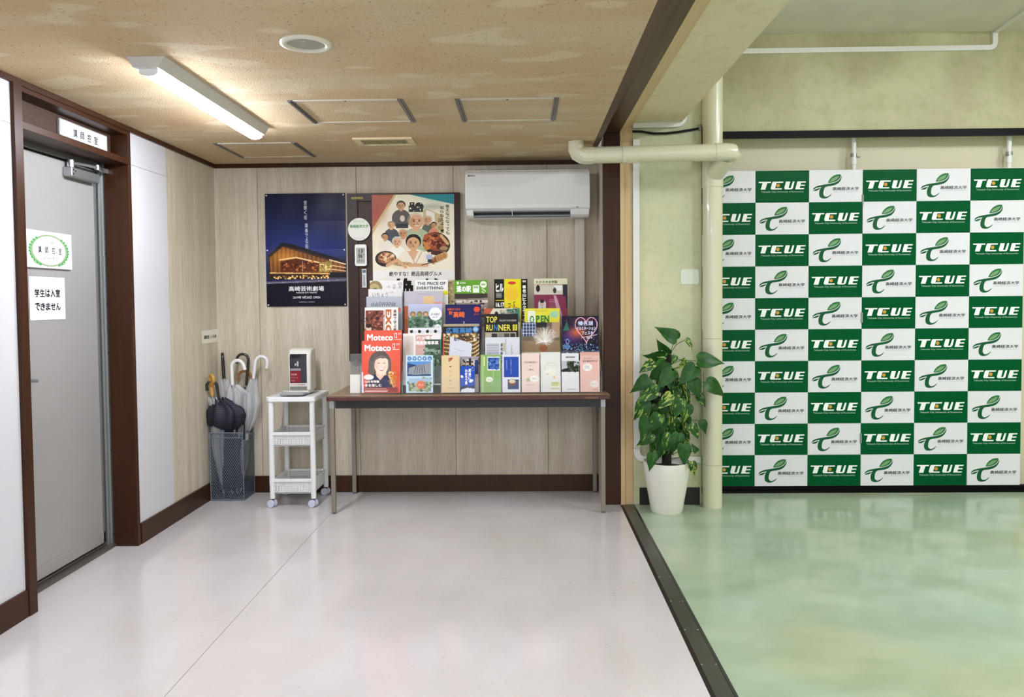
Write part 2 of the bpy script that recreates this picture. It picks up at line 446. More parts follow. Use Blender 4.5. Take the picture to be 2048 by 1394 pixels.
# closer
SILV = mat('silver_closer_metal', 'a8abae', .3, .8)
cl = MB().box(DX-.012, DX+.035, 3.90, 4.16, 2.035, 2.085).build('door_closer', SILV, dr, bevel=.006)
c2 = MB().tube([(DX+.012, 3.93, 2.085), (DX+.012, 3.93, 2.125)], .018, 12).tube([(DX+.012, 3.93, 2.11), (DX+.04, 4.02, 2.112), (DX+.055, 4.10, 2.112)], .009, 8)
c2.tube([(DX+.055, 4.08, 2.112), (DX+.03, 4.22, 2.112)], .011, 8).tube([(DX+.055, 4.10, 2.10), (DX+.055, 4.10, 2.125)], .014, 10).box(DX, DX+.045, 4.19, 4.24, 2.10, 2.125)
c2.build('closer_arm', mat('bright_arm_metal', 'c4c6c8', .25, .9), cl, smooth=True)
# (closer_arm is built in the closer's space)
for i, (dy, dz) in enumerate(((.012, .012), (.03, .03), (.012, .034))):
    MB().tube([(DX+.035, 3.905+dy, 2.037+dz), (DX+.0365, 3.905+dy, 2.037+dz)], .004, 8).build('bolt', BLACK, cl)
hd = MB().tube([(DX-.012, 3.44, 1.02), (DX+.045, 3.44, 1.02)], .011, 10).tube([(DX+.045, 3.432, 1.02), (DX+.045, 3.50, 1.022), (DX+.043, 3.56, 1.015)], [.011, .010, .008], 10)
hd.build('door_handle', SILV, leaf, smooth=True)
# brown casing of the recess
cs = S(MB().box(-2.335, LX+.012, 4.232, 4.262, 0, HC-.02).build('trim_door_jamb', BROWN, bevel=.002))
cs = S(MB().box(-2.40, LX+.02, 3.275, 3.33, 0, HC-.02).build('trim_door_jamb', BROWN, bevel=.002))
S(MB().box(-2.335, LX+.014, 3.33, 4.232, 2.150, 2.184).build('trim_door_head', BROWN, bevel=.002))
S(MB().box(-2.335, LX+.010, 3.33, 4.232, HC-.05, HC-.02).build('trim_door_top', BROWN, bevel=.002))
S(box('wall_transom', BROWN2, -2.31, -2.295, 3.33, 4.232, 2.184, 2.32))
# opening between the rooms
S(box('trim_post', BROWN, .530, .640, PY, PY+.05, 0, 2.475, bevel=.002))
S(MB().box(.450, .487, -3, PY+.04, HC, 2.5).build('trim_header_lip', m_wood('header_lip_wood', '4c382c', '5c473a', .45, (30, 1.2, 30))))
S(box('trim_header', m_wood('dark_brown_header', '3a2a1d', '5a4430', .4, (30, 1.2, 30)), .487, .640, -3, PY+.01, 2.475, 2.52))
S(box('trim_pine', PINE, .641, .669, PY-.012, PY+.05, 0, 2.50, bevel=.002))
S(box('trim_pine', PINE, .670, .722, PY-.004, PY+.05, 0, 2.51, bevel=.002))
S(MB().prism([(.641, 2.478), (.722, 2.515), (.722, 2.56), (.641, 2.56)], -3, PY+.03, 'Y').build('trim_pine_header', m_wood('pale_pine_header', 'c2a57a', 'd2b98f', .5, (50, 1.2, 50))))
S(box('beam', BEAMG, .722, 1.045, -3, PY+.05, 2.535, 3.3))
S(box('wall_above', BROWN, .45, .722, -3, PY+.05, 2.56, 3.3))
S(box('wall_column', GWALL2, .722, 1.181, PY, 5.56, 0, 3.3, bevel=.006))
S(box('baseboard_column', mat('black_scuffed_base', '15130f', .6, bump=.2, bscale=40, var=.3, vscale=60), .765, 1.166, PY-.006, PY+.004, 0, .116))
# hall back wall
S(box('wall_hall_upper', GWALL, 1.181, 5.2, 5.36, 5.56, 2.53, 3.3))
S(box('wall_hall_lower', CREAM, 1.181, 5.2, 5.50, 5.56, 0, 2.53))
S(box('trim_hall_top', GBLACK, 1.181, 5.2, 5.345, 5.375, 2.488, 2.535))
S(box('trim_hall_bottom', GBLACK, 1.181, 5.2, 5.345, 5.40, 0, .018))
S(box('trim_hall_bottom', GBLACK, 1.181, 5.2, 5.365, 5.40, .018, .044))
# floor threshold strip between the rooms
st = thing('threshold_strip', 'dark metal threshold strip with paired screws between the cream and green floors', 'threshold', (.685, 2.5, 0))
DST = mat('dark_worn_strip_metal', '4a4a42', .3, .35, var=.15, vscale=3)
MB().box(.652, .718, -3, PY, .0, .004).build('strip_plate', DST, st, bevel=.001)
MB().prism([(.636, 0), (.652, .005), (.654, 0)], -3, PY, 'Y').prism([(.636, -.05), (.733, -.05), (.733, 0), (.636, 0)], -3, PY, 'Y').build('edge_trim', mat('near_black_edging', '1b1714', .35), st)
MB().prism([(.716, 0), (.719, .005), (.733, 0)], -3, PY, 'Y').build('edge_trim', mat('near_black_edging'), st)
scr = mat('bright_screw', 'd6d3ca', .25, .9)
first = None
for y in [4.62-.3*i for i in range(12)]:
    for x in (.658, .712):
        if first is None:
            first = MB().lathe([(.0045, 0), (.0045, .0008), (.002, .0015)], (x, y, .004), 8).build('screw', scr, st, smooth=True)
            first['fx'] = 1; bx, by_ = x, y; del first['fx']
        else:
            o = first.copy(); COL.objects.link(o); o.location = (x-bx, y-by_, 0)

# ================================================================== BACKDROP BOARDS
GT = mat('backdrop_green_print', '004f27', .3, spec=.08); WT = mat('backdrop_white_print', 'd9d9dc', .3, spec=.3)
TW, TH = .3715, .2217
def tilepts(pts, ox, oy): return [((x-ox)/602*TW, -(y-oy)/372*TH) for x, y in pts]
def poly_mesh(name, groups, mats):
    """groups: (points, material index, depth); flat print on the board"""
    mb = MB()
    for pts, mi, d in groups:
        mb.mat(mi)
        from mathutils.geometry import tessellate_polygon
        tri = tessellate_polygon([[Vector((p[0], p[1], 0)) for p in pts]])
        mb.add([(p[0], -d, p[1]) for p in pts], [tuple(t) for t in tri])
    me = bpy.data.meshes.new(name)
    me.from_pydata(mb.v, [], mb.f)
    for m in mats: me.materials.append(m)
    me.polygons.foreach_set('material_index', mb.m); me.update(); return me
def add_text_groups(mb_groups, body, x0, x1, z0, z1, mi, d, bold=0):
    v, f = fit_text(body, x0, x1, z0, z1, bold)
    for face in f: mb_groups.append(([v[i][:2] for i in face], mi, d+v[face[0]][2]))
def circ(cx, cy, r, n=16): return [(cx+r*math.cos(2*PI*i/n), cy+r*math.sin(2*PI*i/n)) for i in range(n)]
G = []
for p in ([(752,168),(893,168),(888,183),(757,183)], [(797,183),(850,183),(828,260),(775,260)],
          [(915,168),(958,168),(936,260),(900,260),(888,248),(905,180)], [(915,168),(1032,168),(1027,183),(906,183)], [(890,246),(1015,246),(1011,260),(897,260)],
          [(1060,168),(1108,168),(1085,260),(1052,260),(1040,248)], [(1045,246),(1125,246),(1118,260),(1050,260)], [(1137,168),(1157,168),(1137,250),(1118,260),(1112,246)],
          [(1188,168),(1234,168),(1210,260),(1164,260)], [(1188,168),(1285,168),(1280,183),(1185,183)], [(1195,207),(1274,207),(1270,221),(1190,221)], [(1175,246),(1265,246),(1260,260),(1170,260)]):
    G.append((tilepts(p, 718, 40), 0, .0008))
G.append((tilepts(circ(972, 214, 20), 718, 40), 1, .0014))
tx = tilepts([(780, 300), (1258, 277)], 718, 40)
add_text_groups(G, 'Takasaki City University of Economics', tx[0][0], tx[1][0], tx[0][1], tx[1][1], 2, .0008, .01)
LOGO_A = poly_mesh('lettering', G, [inkm('eceeec'), inkm('c8923a'), inkm('a8c2b0')])
def chaik(p, n=2):
    for _ in range(n):
        q = []
        for i in range(len(p)):
            a_, b_, c_ = Vector(p[i-1]), Vector(p[i]), Vector(p[(i+1) % len(p)])
            if (a_-b_).angle(c_-b_) < 1.35: q.append(tuple(b_))
            else: q += [tuple(b_.lerp(a_, .25)), tuple(b_.lerp(c_, .25))]
        p = q
    return p
_tp = tilepts
def tilepts(pts, ox, oy): return _tp(chaik(pts) if len(pts) > 5 else pts, ox, oy)
G = []
ox, oy = 104, 45
G.append((tilepts([(315,193),(325,165),(350,130),(390,103),(430,95),(461,97),(458,120),(447,145),(425,168),(390,185),(350,195)], ox, oy), 0, .0008))
G.append((tilepts([(330,180),(355,148),(395,125),(440,115),(420,150),(385,172),(345,186)], ox, oy), 1, .0012))
G.append((tilepts([(147,280),(155,252),(185,232),(240,218),(310,207),(370,198),(420,180),(452,152),(467,108),(468,135),(458,168),(430,202),(390,222),(340,232),(290,237),(272,262),(264,300),(264,335),(287,357),(322,350),(359,318),(345,345),(310,370),(270,377),(235,367),(218,342),(217,300),(228,262),(242,240),(200,246),(168,260)], ox, oy), 2, .0008))
G.append((tilepts([(150,286),(168,270),(200,258),(232,252),(215,272),(185,286)], ox, oy), 2, .0008))
EMB = poly_mesh('emblem', G, [inkm('2c6e3c'), inkm('77996d'), inkm('155330')])
G = []
tx = tilepts([(368, 283), (662, 243)], ox, oy)
add_text_groups(G, '高崎経済大学', tx[0][0], tx[1][0], tx[0][1], tx[1][1], 0, .0008, .012)
tx = tilepts([(372, 303), (662, 292)], ox, oy)
add_text_groups(G, 'Takasaki City University of Economics', tx[0][0], tx[1][0], tx[0][1], tx[1][1], 1, .0008)
NAMEM = poly_mesh('lettering', G, [inkm('27302b'), inkm('9aa19d')])
tile_me = {}
def tile_mesh(green):
    if green not in tile_me:
        me = bpy.data.meshes.new('tile'); g = .0008
        me.from_pydata([(g, 0, -g), (TW-g, 0, -g), (TW-g, 0, -TH+g), (g, 0, -TH+g), (g, .003, -g), (TW-g, .003, -g), (TW-g, .003, -TH+g), (g, .003, -TH+g)], [],
                       [(0, 3, 2, 1), (4, 5, 6, 7), (0, 1, 5, 4), (1, 2, 6, 5), (2, 3, 7, 6), (3, 0, 4, 7)])
        me.materials.append(GT if green else WT); tile_me[green] = me
    return tile_me[green]
def lk(name, me, parent, loc):
    o = bpy.data.objects.new(name, me); COL.objects.link(o); o.parent = parent; o.location = loc; return o
def backdrop(x0, ncol, label, c0):
    t = thing('backdrop_board', label, 'backdrop', (x0+ncol*TW/2, 5.38, .045), 'green and white checked sponsor boards')
    MB().box(x0+.001, x0+ncol*TW-.001, 5.364, 5.395, .046, .046+10*TH+.002).build('board', mat('board_edge_white', 'd5d5d5', .5), t, bevel=.001)
    for r in range(10):
        for c in range(ncol):
            green = (r+c+c0) % 2 == 1
            loc = (x0+c*TW-t.location.x, 5.361-5.38, .0465+(10-r)*TH-.045)
            ti = lk('green_tile' if green else 'white_tile', tile_mesh(green), t, loc)
            if green: lk('lettering', LOGO_A, ti, (0, 0, 0))
            else: lk('emblem', EMB, ti, (0, 0, 0)); lk('lettering', NAMEM, ti, (0, 0, 0))
    return t
backdrop(1.2515, 3, 'left green and white checked logo board, partly behind the cream pipe', 0)
t = backdrop(2.367, 3, 'right green and white checked logo board at the right edge', 1)
for z in (2.02, 1.2, .35):
    MB().tube([(2.366, 5.356, z), (2.366, 5.356, z+.07)], .005, 8).box(2.360, 2.372, 5.357, 5.362, z, z+.07).build('hinge', ALU, t)

# ================================================================== PIPES & DUCTS
def arc(c, r, a0, a1, n, fx, fy):
    return [tuple(Vector(c)+Vector(fx)*r*math.cos(a0+(a1-a0)*i/n)+Vector(fy)*r*math.sin(a0+(a1-a0)*i/n) for i in [i])[0] for i in range(n+1)]
vp = thing('drain_pipe', 'thick cream vertical drain pipe with a cross pipe, beside the potted plant', 'pipe', (1.238, 5.012, 0))
vc = (1.238, 5.012)
MB().tube([(vc[0], vc[1], 0), (vc[0], vc[1], 3.2)], .064, 32).build('vertical_pipe', PVC, vp, smooth=True)
for z in (.285, 1.115): MB().tube([(vc[0], vc[1], z-.002), (vc[0], vc[1], z+.002)], .0648, 32).build('joint_ring', mat('pipe_joint_line', 'a9a585', .4), vp, smooth=True)
MB().tube([(vc[0], vc[1], 2.10), (vc[0], vc[1], 2.36)], .068, 32).build('collar', PVC, vp, smooth=True)
HZ, HY = 2.283, 4.80
MB().tube([(1.285, HY+.05, HZ-.01), (1.265, HY+.12, HZ-.06), (vc[0]+.004, vc[1]-.02, HZ-.10)], .060, 24).build('wye_branch', PVC, vp, smooth=True)
MB().tube([(.44, HY, HZ-.004), (1.27, HY, HZ+.006)], .052, 28).build('cross_pipe', PVC, vp, smooth=True)
MB().tube([(1.20, HY, HZ+.006), (1.27, HY, HZ+.007), (1.305, HY+.005, HZ+.006), (1.325, HY+.03, HZ-.002), (1.322, HY+.06, HZ-.03)], [.055, .055, .054, .048, .04], 28).build('elbow', PVC, vp, smooth=True)
MB().tube([(.445, HY, HZ-.004), (.40, HY, HZ-.004), (.372, HY-.003, HZ-.001), (.345, HY-.01, HZ+.012), (.334, HY-.014, HZ+.030), (.332, HY-.016, HC+.0)], [.055, .056, .056, .054, .050, .048], 14).build('elbow', PVC, vp, smooth=False)
MB().tube([(.62, HY, HZ-.003), (.655, HY, HZ-.003)], .0555, 28).build('collar', PVC, vp, smooth=True)
MB().tube([(.655, HY, HZ-.003), (.72, HY, HZ-.002)], .0540, 28).build('collar', PVC, vp, smooth=True)
def flat_duct(mb, pts, w, d, nrm=(0, -1, 0)):
    """rectangular duct along a path on a wall facing nrm"""
    nrm = Vector(nrm); P = [Vector(p) for p in pts]; vs = []
    for i, p in enumerate(P):
        t = (P[min(i+1, len(P)-1)]-P[max(i-1, 0)]).normalized(); s = t.cross(nrm).normalized()
        vs += [p-s*w/2, p+s*w/2, p+s*w/2+nrm*d, p-s*w/2+nrm*d]
    fs = [(i*4+j, i*4+(j+1) % 4, (i+1)*4+(j+1) % 4, (i+1)*4+j) for i in range(len(P)-1) for j in range(4)]
    fs += [(3, 2, 1, 0), tuple(len(vs)-4+j for j in range(4))]
    return mb.add(vs, fs)
cv = [(.745, PY, 2.425), (.745, PY, .39)]+[(.80-.055*math.cos(a), PY, .365-.055*math.sin(a)) for a in (0, .4, .8, 1.2, 1.5708)]+[(.86, PY, .308), (1.17, PY, .305)]
d = thing('cable_duct', 'white cable duct down the green column, turning right behind the plant', 'duct', (.745, PY-.02, .28))
flat_duct(MB(), cv, .042, .022).build('duct_cover', WPVC, d, bevel=.002)
MB().box(.722, .768, PY-.024, PY, .38, .386).box(.86, .866, PY-.024, PY, .284, .332).build('joint_cover', mat('duct_joint_grey', 'b9b9b2', .4), d)
d = thing('cable_duct', 'short white duct under the green beam with an upturned right end', 'duct', (.9, PY-.02, 2.50))
cv = [(.724, PY, 2.517), (1.013, PY, 2.519)]+[(1.013+.05*math.sin(a), PY, 2.569-.05*math.cos(a)) for a in (.3, .7, 1.1, 1.5708)]+[(1.063, PY, 2.66)]
flat_duct(MB(), cv, .034, .02).build('duct_cover', WPVC, d, bevel=.002)
d = thing('cable_duct', 'thin white duct on the upper hall wall, bending up to the ceiling', 'duct', (2.4, 5.34, 3.05))
cv = [(1.045, 5.36, 3.083), (3.22, 5.36, 3.086)]+[(3.22+.035*math.sin(a), 5.36, 3.121-.035*math.cos(a)) for a in (.4, .8, 1.2, 1.5708)]+[(3.255, 5.36, 3.2)]
flat_duct(MB(), cv, .034, .018).build('duct_cover', WPVC, d)
flat_duct(MB(), [(3.255, 5.36, 3.2), (3.20, 4.9, 3.2), (3.20, 3, 3.2)], .034, .018, (0, 0, -1)).build('duct_cover', WPVC, d)
cb = [(.724, PY-.012, 2.478), (.78, PY-.014, 2.476), (.86, PY-.016, 2.462), (.94, PY-.016, 2.462), (1.02, PY-.016, 2.470), (1.10, PY-.014, 2.482), (1.178, PY-.012, 2.495), (1.186, PY, 2.50), (1.186, PY, 2.30), (1.186, PY+.01, 2.0)]
o = MB().tube(cb, .008, 8).build('black_cable', BLACK, smooth=True, label='black cable sagging across the green column just above the cross pipe', category='cable')
o = thing('cable_clip', 'small metal clip holding the black cable by the thick pipe', 'clip', (1.165, PY-.01, 2.50))
MB().box(1.15, 1.18, PY-.008, PY, 2.485, 2.52).build('clip_plate', ALUD, o); MB().tube([(1.165, PY-.02, 2.49), (1.165, PY, 2.49)], .01, 8).build('clip_ring', ALUD, o)
for x, lab, sd in ((2.335, 'thin white vertical pipe above the middle of the checked boards', 1), (3.42, 'thin white vertical pipe above the boards at the right edge', -1)):
    p = thing('conduit_pipe', lab, 'pipe', (x, 5.44, 2.2))
    MB().tube([(x, 5.44, 2.0), (x, 5.44, 2.50)], .017, 16).build('pipe', WPVC, p, smooth=True)
    MB().tube([(x, 5.44, 2.31), (x, 5.44, 2.37)], .021, 16).build('coupling', WPVC, p, smooth=True)
    MB().tube([(x, 5.44, 2.365), (x, 5.44, 2.39)], .0225, 16).tube([(x, 5.43, 2.365), (x+sd*.035, 5.42, 2.36)], .006, 8).build('pipe_clamp', ALU, p, smooth=True)
# light patch on the column
o = MB().prism([(1.045, 1.472), (1.150, 1.472), (1.160, 1.482), (1.160, 1.560), (1.150, 1.572), (1.050, 1.572), (1.040, 1.560), (1.040, 1.482)], PY-.004, PY+.001, 'Y').build('blank_cover_plate', mat('pale_cover_plate', 'd3dccb', .45), bevel=.001, label='small pale blank cover plate on the green column', category='cover plate')

# ================================================================== CEILING FITTINGS
def batten(x, y0, y1, z, power, label, wid=.155):
    t = thing('ceiling_light', label, 'ceiling light', (x, (y0+y1)/2, z-.075))
    L = y1-y0
    body = MB().prism([(x-wid/2, z), (x+wid/2, z), (x+.050, z-.045), (x-.050, z-.045)], y0, y1, 'Y')
    body.build('lamp_housing', mat('white_lamp_housing', 'c9c9c6', .4), t, bevel=.002)
    pr = [(x-.038, z-.045), (x+.038, z-.045)]+[(x+.038*math.cos(a), z-.052-.018*math.sin(a)) for a in [PI*k/10 for k in range(11)]]
    MB().prism(pr, y0+.03, y1-.01, 'Y').build('light_diffuser', mat('glowing_diffuser_%d' % int(power*10), 'f2f5ff', .5, emit=power), t)
    MB().prism([(a, b-.002) if b < z-.05 else (a, b) for a, b in pr], y0+.022, y0+.03, 'Y').build('end_cap', WPLAS, t)
    return t
batten(-1.503, 3.045, 4.30, HC, LED_LEFT, 'lit white tube light on the tan ceiling above the lecturers door')
batten(-1.503, -.9, .35, HC, LED_BACK, 'added unseen tube light behind the viewpoint on the left', )  # out-of-frame lamp added to light the left room
batten(-.3, -2.2, -.95, HC, LED_BACK, 'added unseen tube light far behind the viewpoint, centre', )  # unseen extra lamp, put in for more fill light
batten(-.35, .3, 1.55, HC, LED_BACK, 'added unseen tube light overhead, centre of the left room', )  # unseen lamp above the frame, added to brighten the left room
batten(2.75, 2.75, 3.40, 3.2, LED_HALL*1.75, 'lit tube light on the high hall ceiling, nearest the boards')
batten(4.1, 2.6, 3.85, 3.2, LED_HALL, 'lit tube light on the high hall ceiling, far right')
batten(2.55, -1.5, -.25, 3.2, LED_HALL, 'added unseen tube light on the high hall ceiling behind the viewpoint')  # unseen lamp added to light the hall from behind
dl = thing('downlight', 'round white recessed downlight in the middle of the tan ceiling, unlit', 'downlight', (-.822, 2.925, HC-.01))
cx, cy = -.822, 2.925
MB().lathe([(.098, HC+.001), (.098, HC-.006), (.085, HC-.010), (.072, HC-.008), (.068, HC+.04)], (cx, cy, 0), 40, caps=False).build('trim_ring', mat('ivory_ring', 'd5d2c2', .4), dl, smooth='all')
MB().lathe([(.069, HC-.001), (.0, HC-.0012)], (cx, cy, 0), 40, caps=False).build('lens', mat('dull_lens', 'a19d90', .45), dl)
MB().lathe([(.012, HC-.006), (.012, HC-.001)], (cx+.0, cy-.04, 0), 12).build('sensor_dot', mat('dull_lens2', 'b2aea0', .45), dl)
def hatch(x0, x1, y0, y1, label):
    t = thing('ceiling_hatch', label, 'hatch', ((x0+x1)/2, (y0+y1)/2, HC-.006), 'square access hatches in the tan ceiling')
    hm = mat('hatch_frame_metal', '75716e', .4, .5); lm = mat('hatch_frame_light', 'c4bfb4', .5)
    for a, b in ((x0, x0+.028), (x1-.028, x1)):
        q = MB()
        for k in range(3): q.box(a+.0095*k, a+.0095*k+.008, y0, y1, HC-.006-(.003 if k == 1 else 0), HC+.001)
        q.build('frame_side', hm, t)
    for a, b in ((y0, y0+.018), (y1-.018, y1)): MB().box(x0+.028, x1-.028, a, b, HC-.005, HC+.001).build('frame_end', lm, t)
    MB().box(x0+.028, x1-.028, y0+.018, y1-.018, HC-.002, HC+.001).build('hatch_panel', CEIL, t)
    MB().lathe([(.005, -.002), (.005, .002)], ((x0+x1)/2, y0+.01, HC-.005), 8).build('catch', BLACK, t)
hatch(-1.150, -.583, 3.735, 4.20, 'square ceiling hatch between the downlight and the small vent')
hatch(-.330, .182, 3.745, 4.205, 'square ceiling hatch nearest the brown opening, above the air conditioner')
hatch(-1.915, -1.400, 4.71, 5.17, 'square ceiling hatch in the far left corner beyond the lamp')
v = thing('ceiling_vent', 'small cream rectangular ceiling vent with dark slots near the back wall', 'vent', (-.845, 4.70, HC-.01))
CV = mat('cream_vent_frame', 'cfbf98', .5)
MB().box(-1.026, -.664, 4.598, 4.63, HC-.012, HC).box(-1.026, -.664, 4.77, 4.80, HC-.012, HC).box(-1.026, -.985, 4.63, 4.77, HC-.012, HC).box(-.705, -.664, 4.63, 4.77, HC-.012, HC).build('vent_frame', CV, v, bevel=.002)
MB().box(-.985, -.705, 4.63, 4.77, HC-.0015, HC).build('vent_backing', mat('vent_dark', '2a1d10', .8), v)
for i in range(23):
    MB().box(-.985+i*.0122+.002, -.985+i*.0122+.0055, 4.63, 4.77, HC-.009, HC-.0015).build('slat', CV, v)

# ================================================================== AIR CONDITIONER
ac = thing('air_conditioner', 'white wall air conditioner with an open louver, high on the back wall', 'air conditioner', (.03, 5.32, 1.95))
ax0, ax1 = -.393, .456
pf = [(5.44, 2.262), (5.25, 2.262), (5.225, 2.255), (5.212, 2.235), (5.203, 2.15), (5.203, 2.03), (5.21, 2.005), (5.235, 1.99), (5.30, 1.985), (5.30, 1.955), (5.44, 1.955)]
ACW = mat('ac_white_plastic', 'dadada', .3, coat=.2)
MB().prism(pf, ax0, ax1, 'X').build('housing', ACW, ac, bevel=.004)
pf2 = [(5.235, 1.998), (5.25, 1.965), (5.275, 1.950), (5.44, 1.945), (5.44, 1.955), (5.30, 1.958), (5.24, 2.0)]
MB().prism(pf2, ax0+.004, -.34, 'X').build('lower_cheek', ACW, ac, bevel=.003)
for xa, xb in ((ax0+.003, -.342), (.325, ax1-.003)): MB().prism([(5.22, 2.004), (5.245, 1.96), (5.275, 1.948), (5.44, 1.948), (5.44, 2.004)], xa, xb, 'X').build('lower_cheek', ACW, ac, bevel=.003)
MB().prism([(5.262, 1.945), (5.44, 1.945), (5.44, 1.957), (5.29, 1.957)], -.342, .325, 'X').build('lower_lip', ACW, ac)
MB().box(-.342, .325, 5.295, 5.31, 1.955, 1.99).build('air_outlet', mat('ac_dark_inside', '15151a', .6), ac)
MB().prism([(5.250, 1.956), (5.256, 1.952), (5.292, 1.962), (5.289, 1.968)], -.338, .322, 'X').build('louver', mat('ac_grey_louver', 'a9b0b6', .4), ac)
for x in (-.075, ): MB().box(x-.002, x+.002, 5.243, 5.295, 1.958, 1.995).build('louver_divider', ACW, ac)
for i in range(6):
    x = -.36+i*.135
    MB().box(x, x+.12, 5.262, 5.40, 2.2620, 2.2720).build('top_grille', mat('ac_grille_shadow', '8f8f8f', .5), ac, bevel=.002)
MB().box(ax0+.008, ax1-.006, 5.248, 5.252, 2.262, 2.268).build('top_edge', ACW, ac)
MB().box(.362, .378, 5.2085, 5.212, 2.006, 2.016).build('display_window', mat('dark_display', '1a2226', .2), ac)
text_part(ac, [('DAIKIN', -.365-.03, -.325-.03, 2.222-1.95, 2.229-1.95, inkm('20242a'), .03)], 'lettering', lambda x, z: (x, 5.2060-5.32, z))
MB().prism([(-.375, 2.221), (-.368, 2.221), (-.366, 2.230), (-.375, 2.230), (-.372, 2.226)], 5.205, 5.209, 'Y').build('emblem', inkm('20242a'), ac)
text_part(ac, [('タイマー', .335-.03, .352-.03, .058, .063, inkm('8a8a88'), 0), ('運転', .362-.03, .375-.03, .058, .063, inkm('8a8a88'), 0)], 'lettering', lambda x, z: (x, 5.2065-5.32, z-.002))
o = MB().box(.363, .434, 5.375, BY, .80, 1.95).build('duct_cover', mat('beige_duct_cover', 'b9b2a2', .45), bevel=.008, label='beige vertical duct cover below the air conditioner', category='duct')

# ================================================================== NOTICE BOARD, POSTERS ON THE BACK WALL
nb = thing('notice_board', 'dark brown framed wooden board behind the brochures, holding the film poster', 'notice board', (-.848, BY, .95))
bx0, bx1, bz0, bz1 = -1.249, -.448, .95, 2.142
MB().box(bx0, bx1, BY-.030, BY, bz0, bz1).build('board_panel', BROWN2, nb)
BRD = m_wood('dark_board_frame', '291812', '35211a', .4)
for (a, b, c, d_) in ((bx0, bx0+.075, bz0, bz1), (bx1-.04, bx1, bz0, bz1), (bx0+.075, bx1-.04, bz1-.055, bz1), (bx0+.075, bx1-.04, bz0, bz0+.05)):
    MB().box(a, b, BY-.042, BY-.029, c, d_).build('frame_rail', BRD, nb, bevel=.002)
MB().box(-1.215, -1.135, BY-.0435, BY-.0415, 2.103, 2.116).build('tape_strip', inkm('b5a552'), nb)
text_part(nb, [('備品番号', -1.175+.848-.03, -1.175+.848+.03, 1.155, 1.163, inkm('6d6430'), 0)], 'lettering', lambda x, z: (x, -.0438, z))
# --- concert hall poster
def fold_disp(u, v):
    return .004*np.abs(np.sin(v*PI*4+.1))**.35*.8+.003*np.sin(u*7+v*3)**2+.003
th_ = thing('poster', 'dark navy poster of a lit glass theatre building at dusk', 'poster', (-1.556, BY-.002, 1.345))
a = Art(.575, .805, '151a3c', .0028)
a.grad(0, 0, 1, .55, '11152f', '1b2560').glow(.45, .5, .5, .18, '2c3c86', .6).glow(.5, .62, .6, .1, '46509a', .4)
a.poly([(0, .79), (1, .76), (1, 1), (0, 1)], '0d0e1c').poly([(0, .775), (.6, .76), (1, .745), (1, .78), (0, .80)], '4a465c')
a.poly([(.035, .545), (.20, .445), (.62, .53), (1, .605), (1, .75), (.03, .755)], '3a2418')
a.poly([(.02, .55), (.20, .432), (.30, .44), (1, .595), (1, .615), (.22, .46), (.05, .56)], '151321')
a.poly([(.05, .565), (.21, .47), (.98, .635), (.98, .71), (.06, .70)], '7c4a22').glow(.25, .56, .16, .06, 'd8933e', .8).glow(.5, .64, .2, .03, 'e8a850', .75)
for i in range(34):
    u = .06+i*.027; v0 = .565-(u-.05)*.6 if u < .21 else .47+(u-.21)*.214
    a.line([(u, v0), (u+.002, .70)], .006, '2c1a12' if i % 2 else 'c98a3c', .6)
a.line([(.17, .585), (.38, .565), (.68, .615), (.70, .64)], .014, 'ffd89a').line([(.8, .59), (1, .63)], .013, 'ffe2b4').line([(.8, .635), (1, .66)], .01, 'f5d09a').line([(.8, .67), (1, .69)], .01, 'f5d09a')
a.poly([(.18, .60), (.38, .575), (.66, .62), (.66, .69), (.18, .69)], '5a2a14').speck(.2, .6, .64, .68, ['a04a1e', 'd08038', '3a1c10'], 60, .012, 3)
a.poly([(.66, .615), (.82, .60), (.82, .70), (.66, .70)], 'a88a4c').speck(.67, .61, .81, .7, ['f2d890', '6d5a2c'], 30, .012, 4)
a.line([(.05, .70), (.98, .715)], .012, 'f0c078').rect(.06, .725, .8, .75, '241a18').speck(.1, .73, .78, .752, ['f5c060', 'ffd890', '604020'], 90, .010, 5)
a.poly([(.80, .70), (1, .70), (1, .752), (.80, .752)], '1c1a20').line([(0, .79), (.5, .78), (1, .765)], .006, '9a93a8').line([(.46, .60), (.46, .75)], .006, 'b0a48c')
a.vtext('音響く街', .485, .06, .525, .235, 'd8dae6').vtext('楽奏でる街', .495, .26, .535, .49, 'd8dae6')
a.text('高崎芸術劇場', .28, .82, .72, .865, 'f2f2f4', .01).text('TAKASAKI CITY THEATRE', .37, .872, .63, .884, 'e0e0e6', .01)
a.text('2019年 9月20日 OPEN', .33, .907, .67, .932, 'f2f2f4', .005).text('公益財団法人 高崎財団', .40, .956, .60, .967, 'a8aab8')
a.build(th_, -.004, 'printed_sheet', disp=fold_disp)
for (u, v) in ((.02, .985), (.98, .985), (.02, .015), (.98, .015), (.02, .5), (.98, .5)):
    o = MB().lathe([(.005, 0), (.006, .001), (.003, .004)], (0, 0, 0), 10).build('pin', mat('clear_pin', 'd8d8d8', .2), th_, smooth=True, local=True); o.location = ((u-.5)*.575, -.010, v*.805); o.rotation_euler = (PI/2, 0, 0)
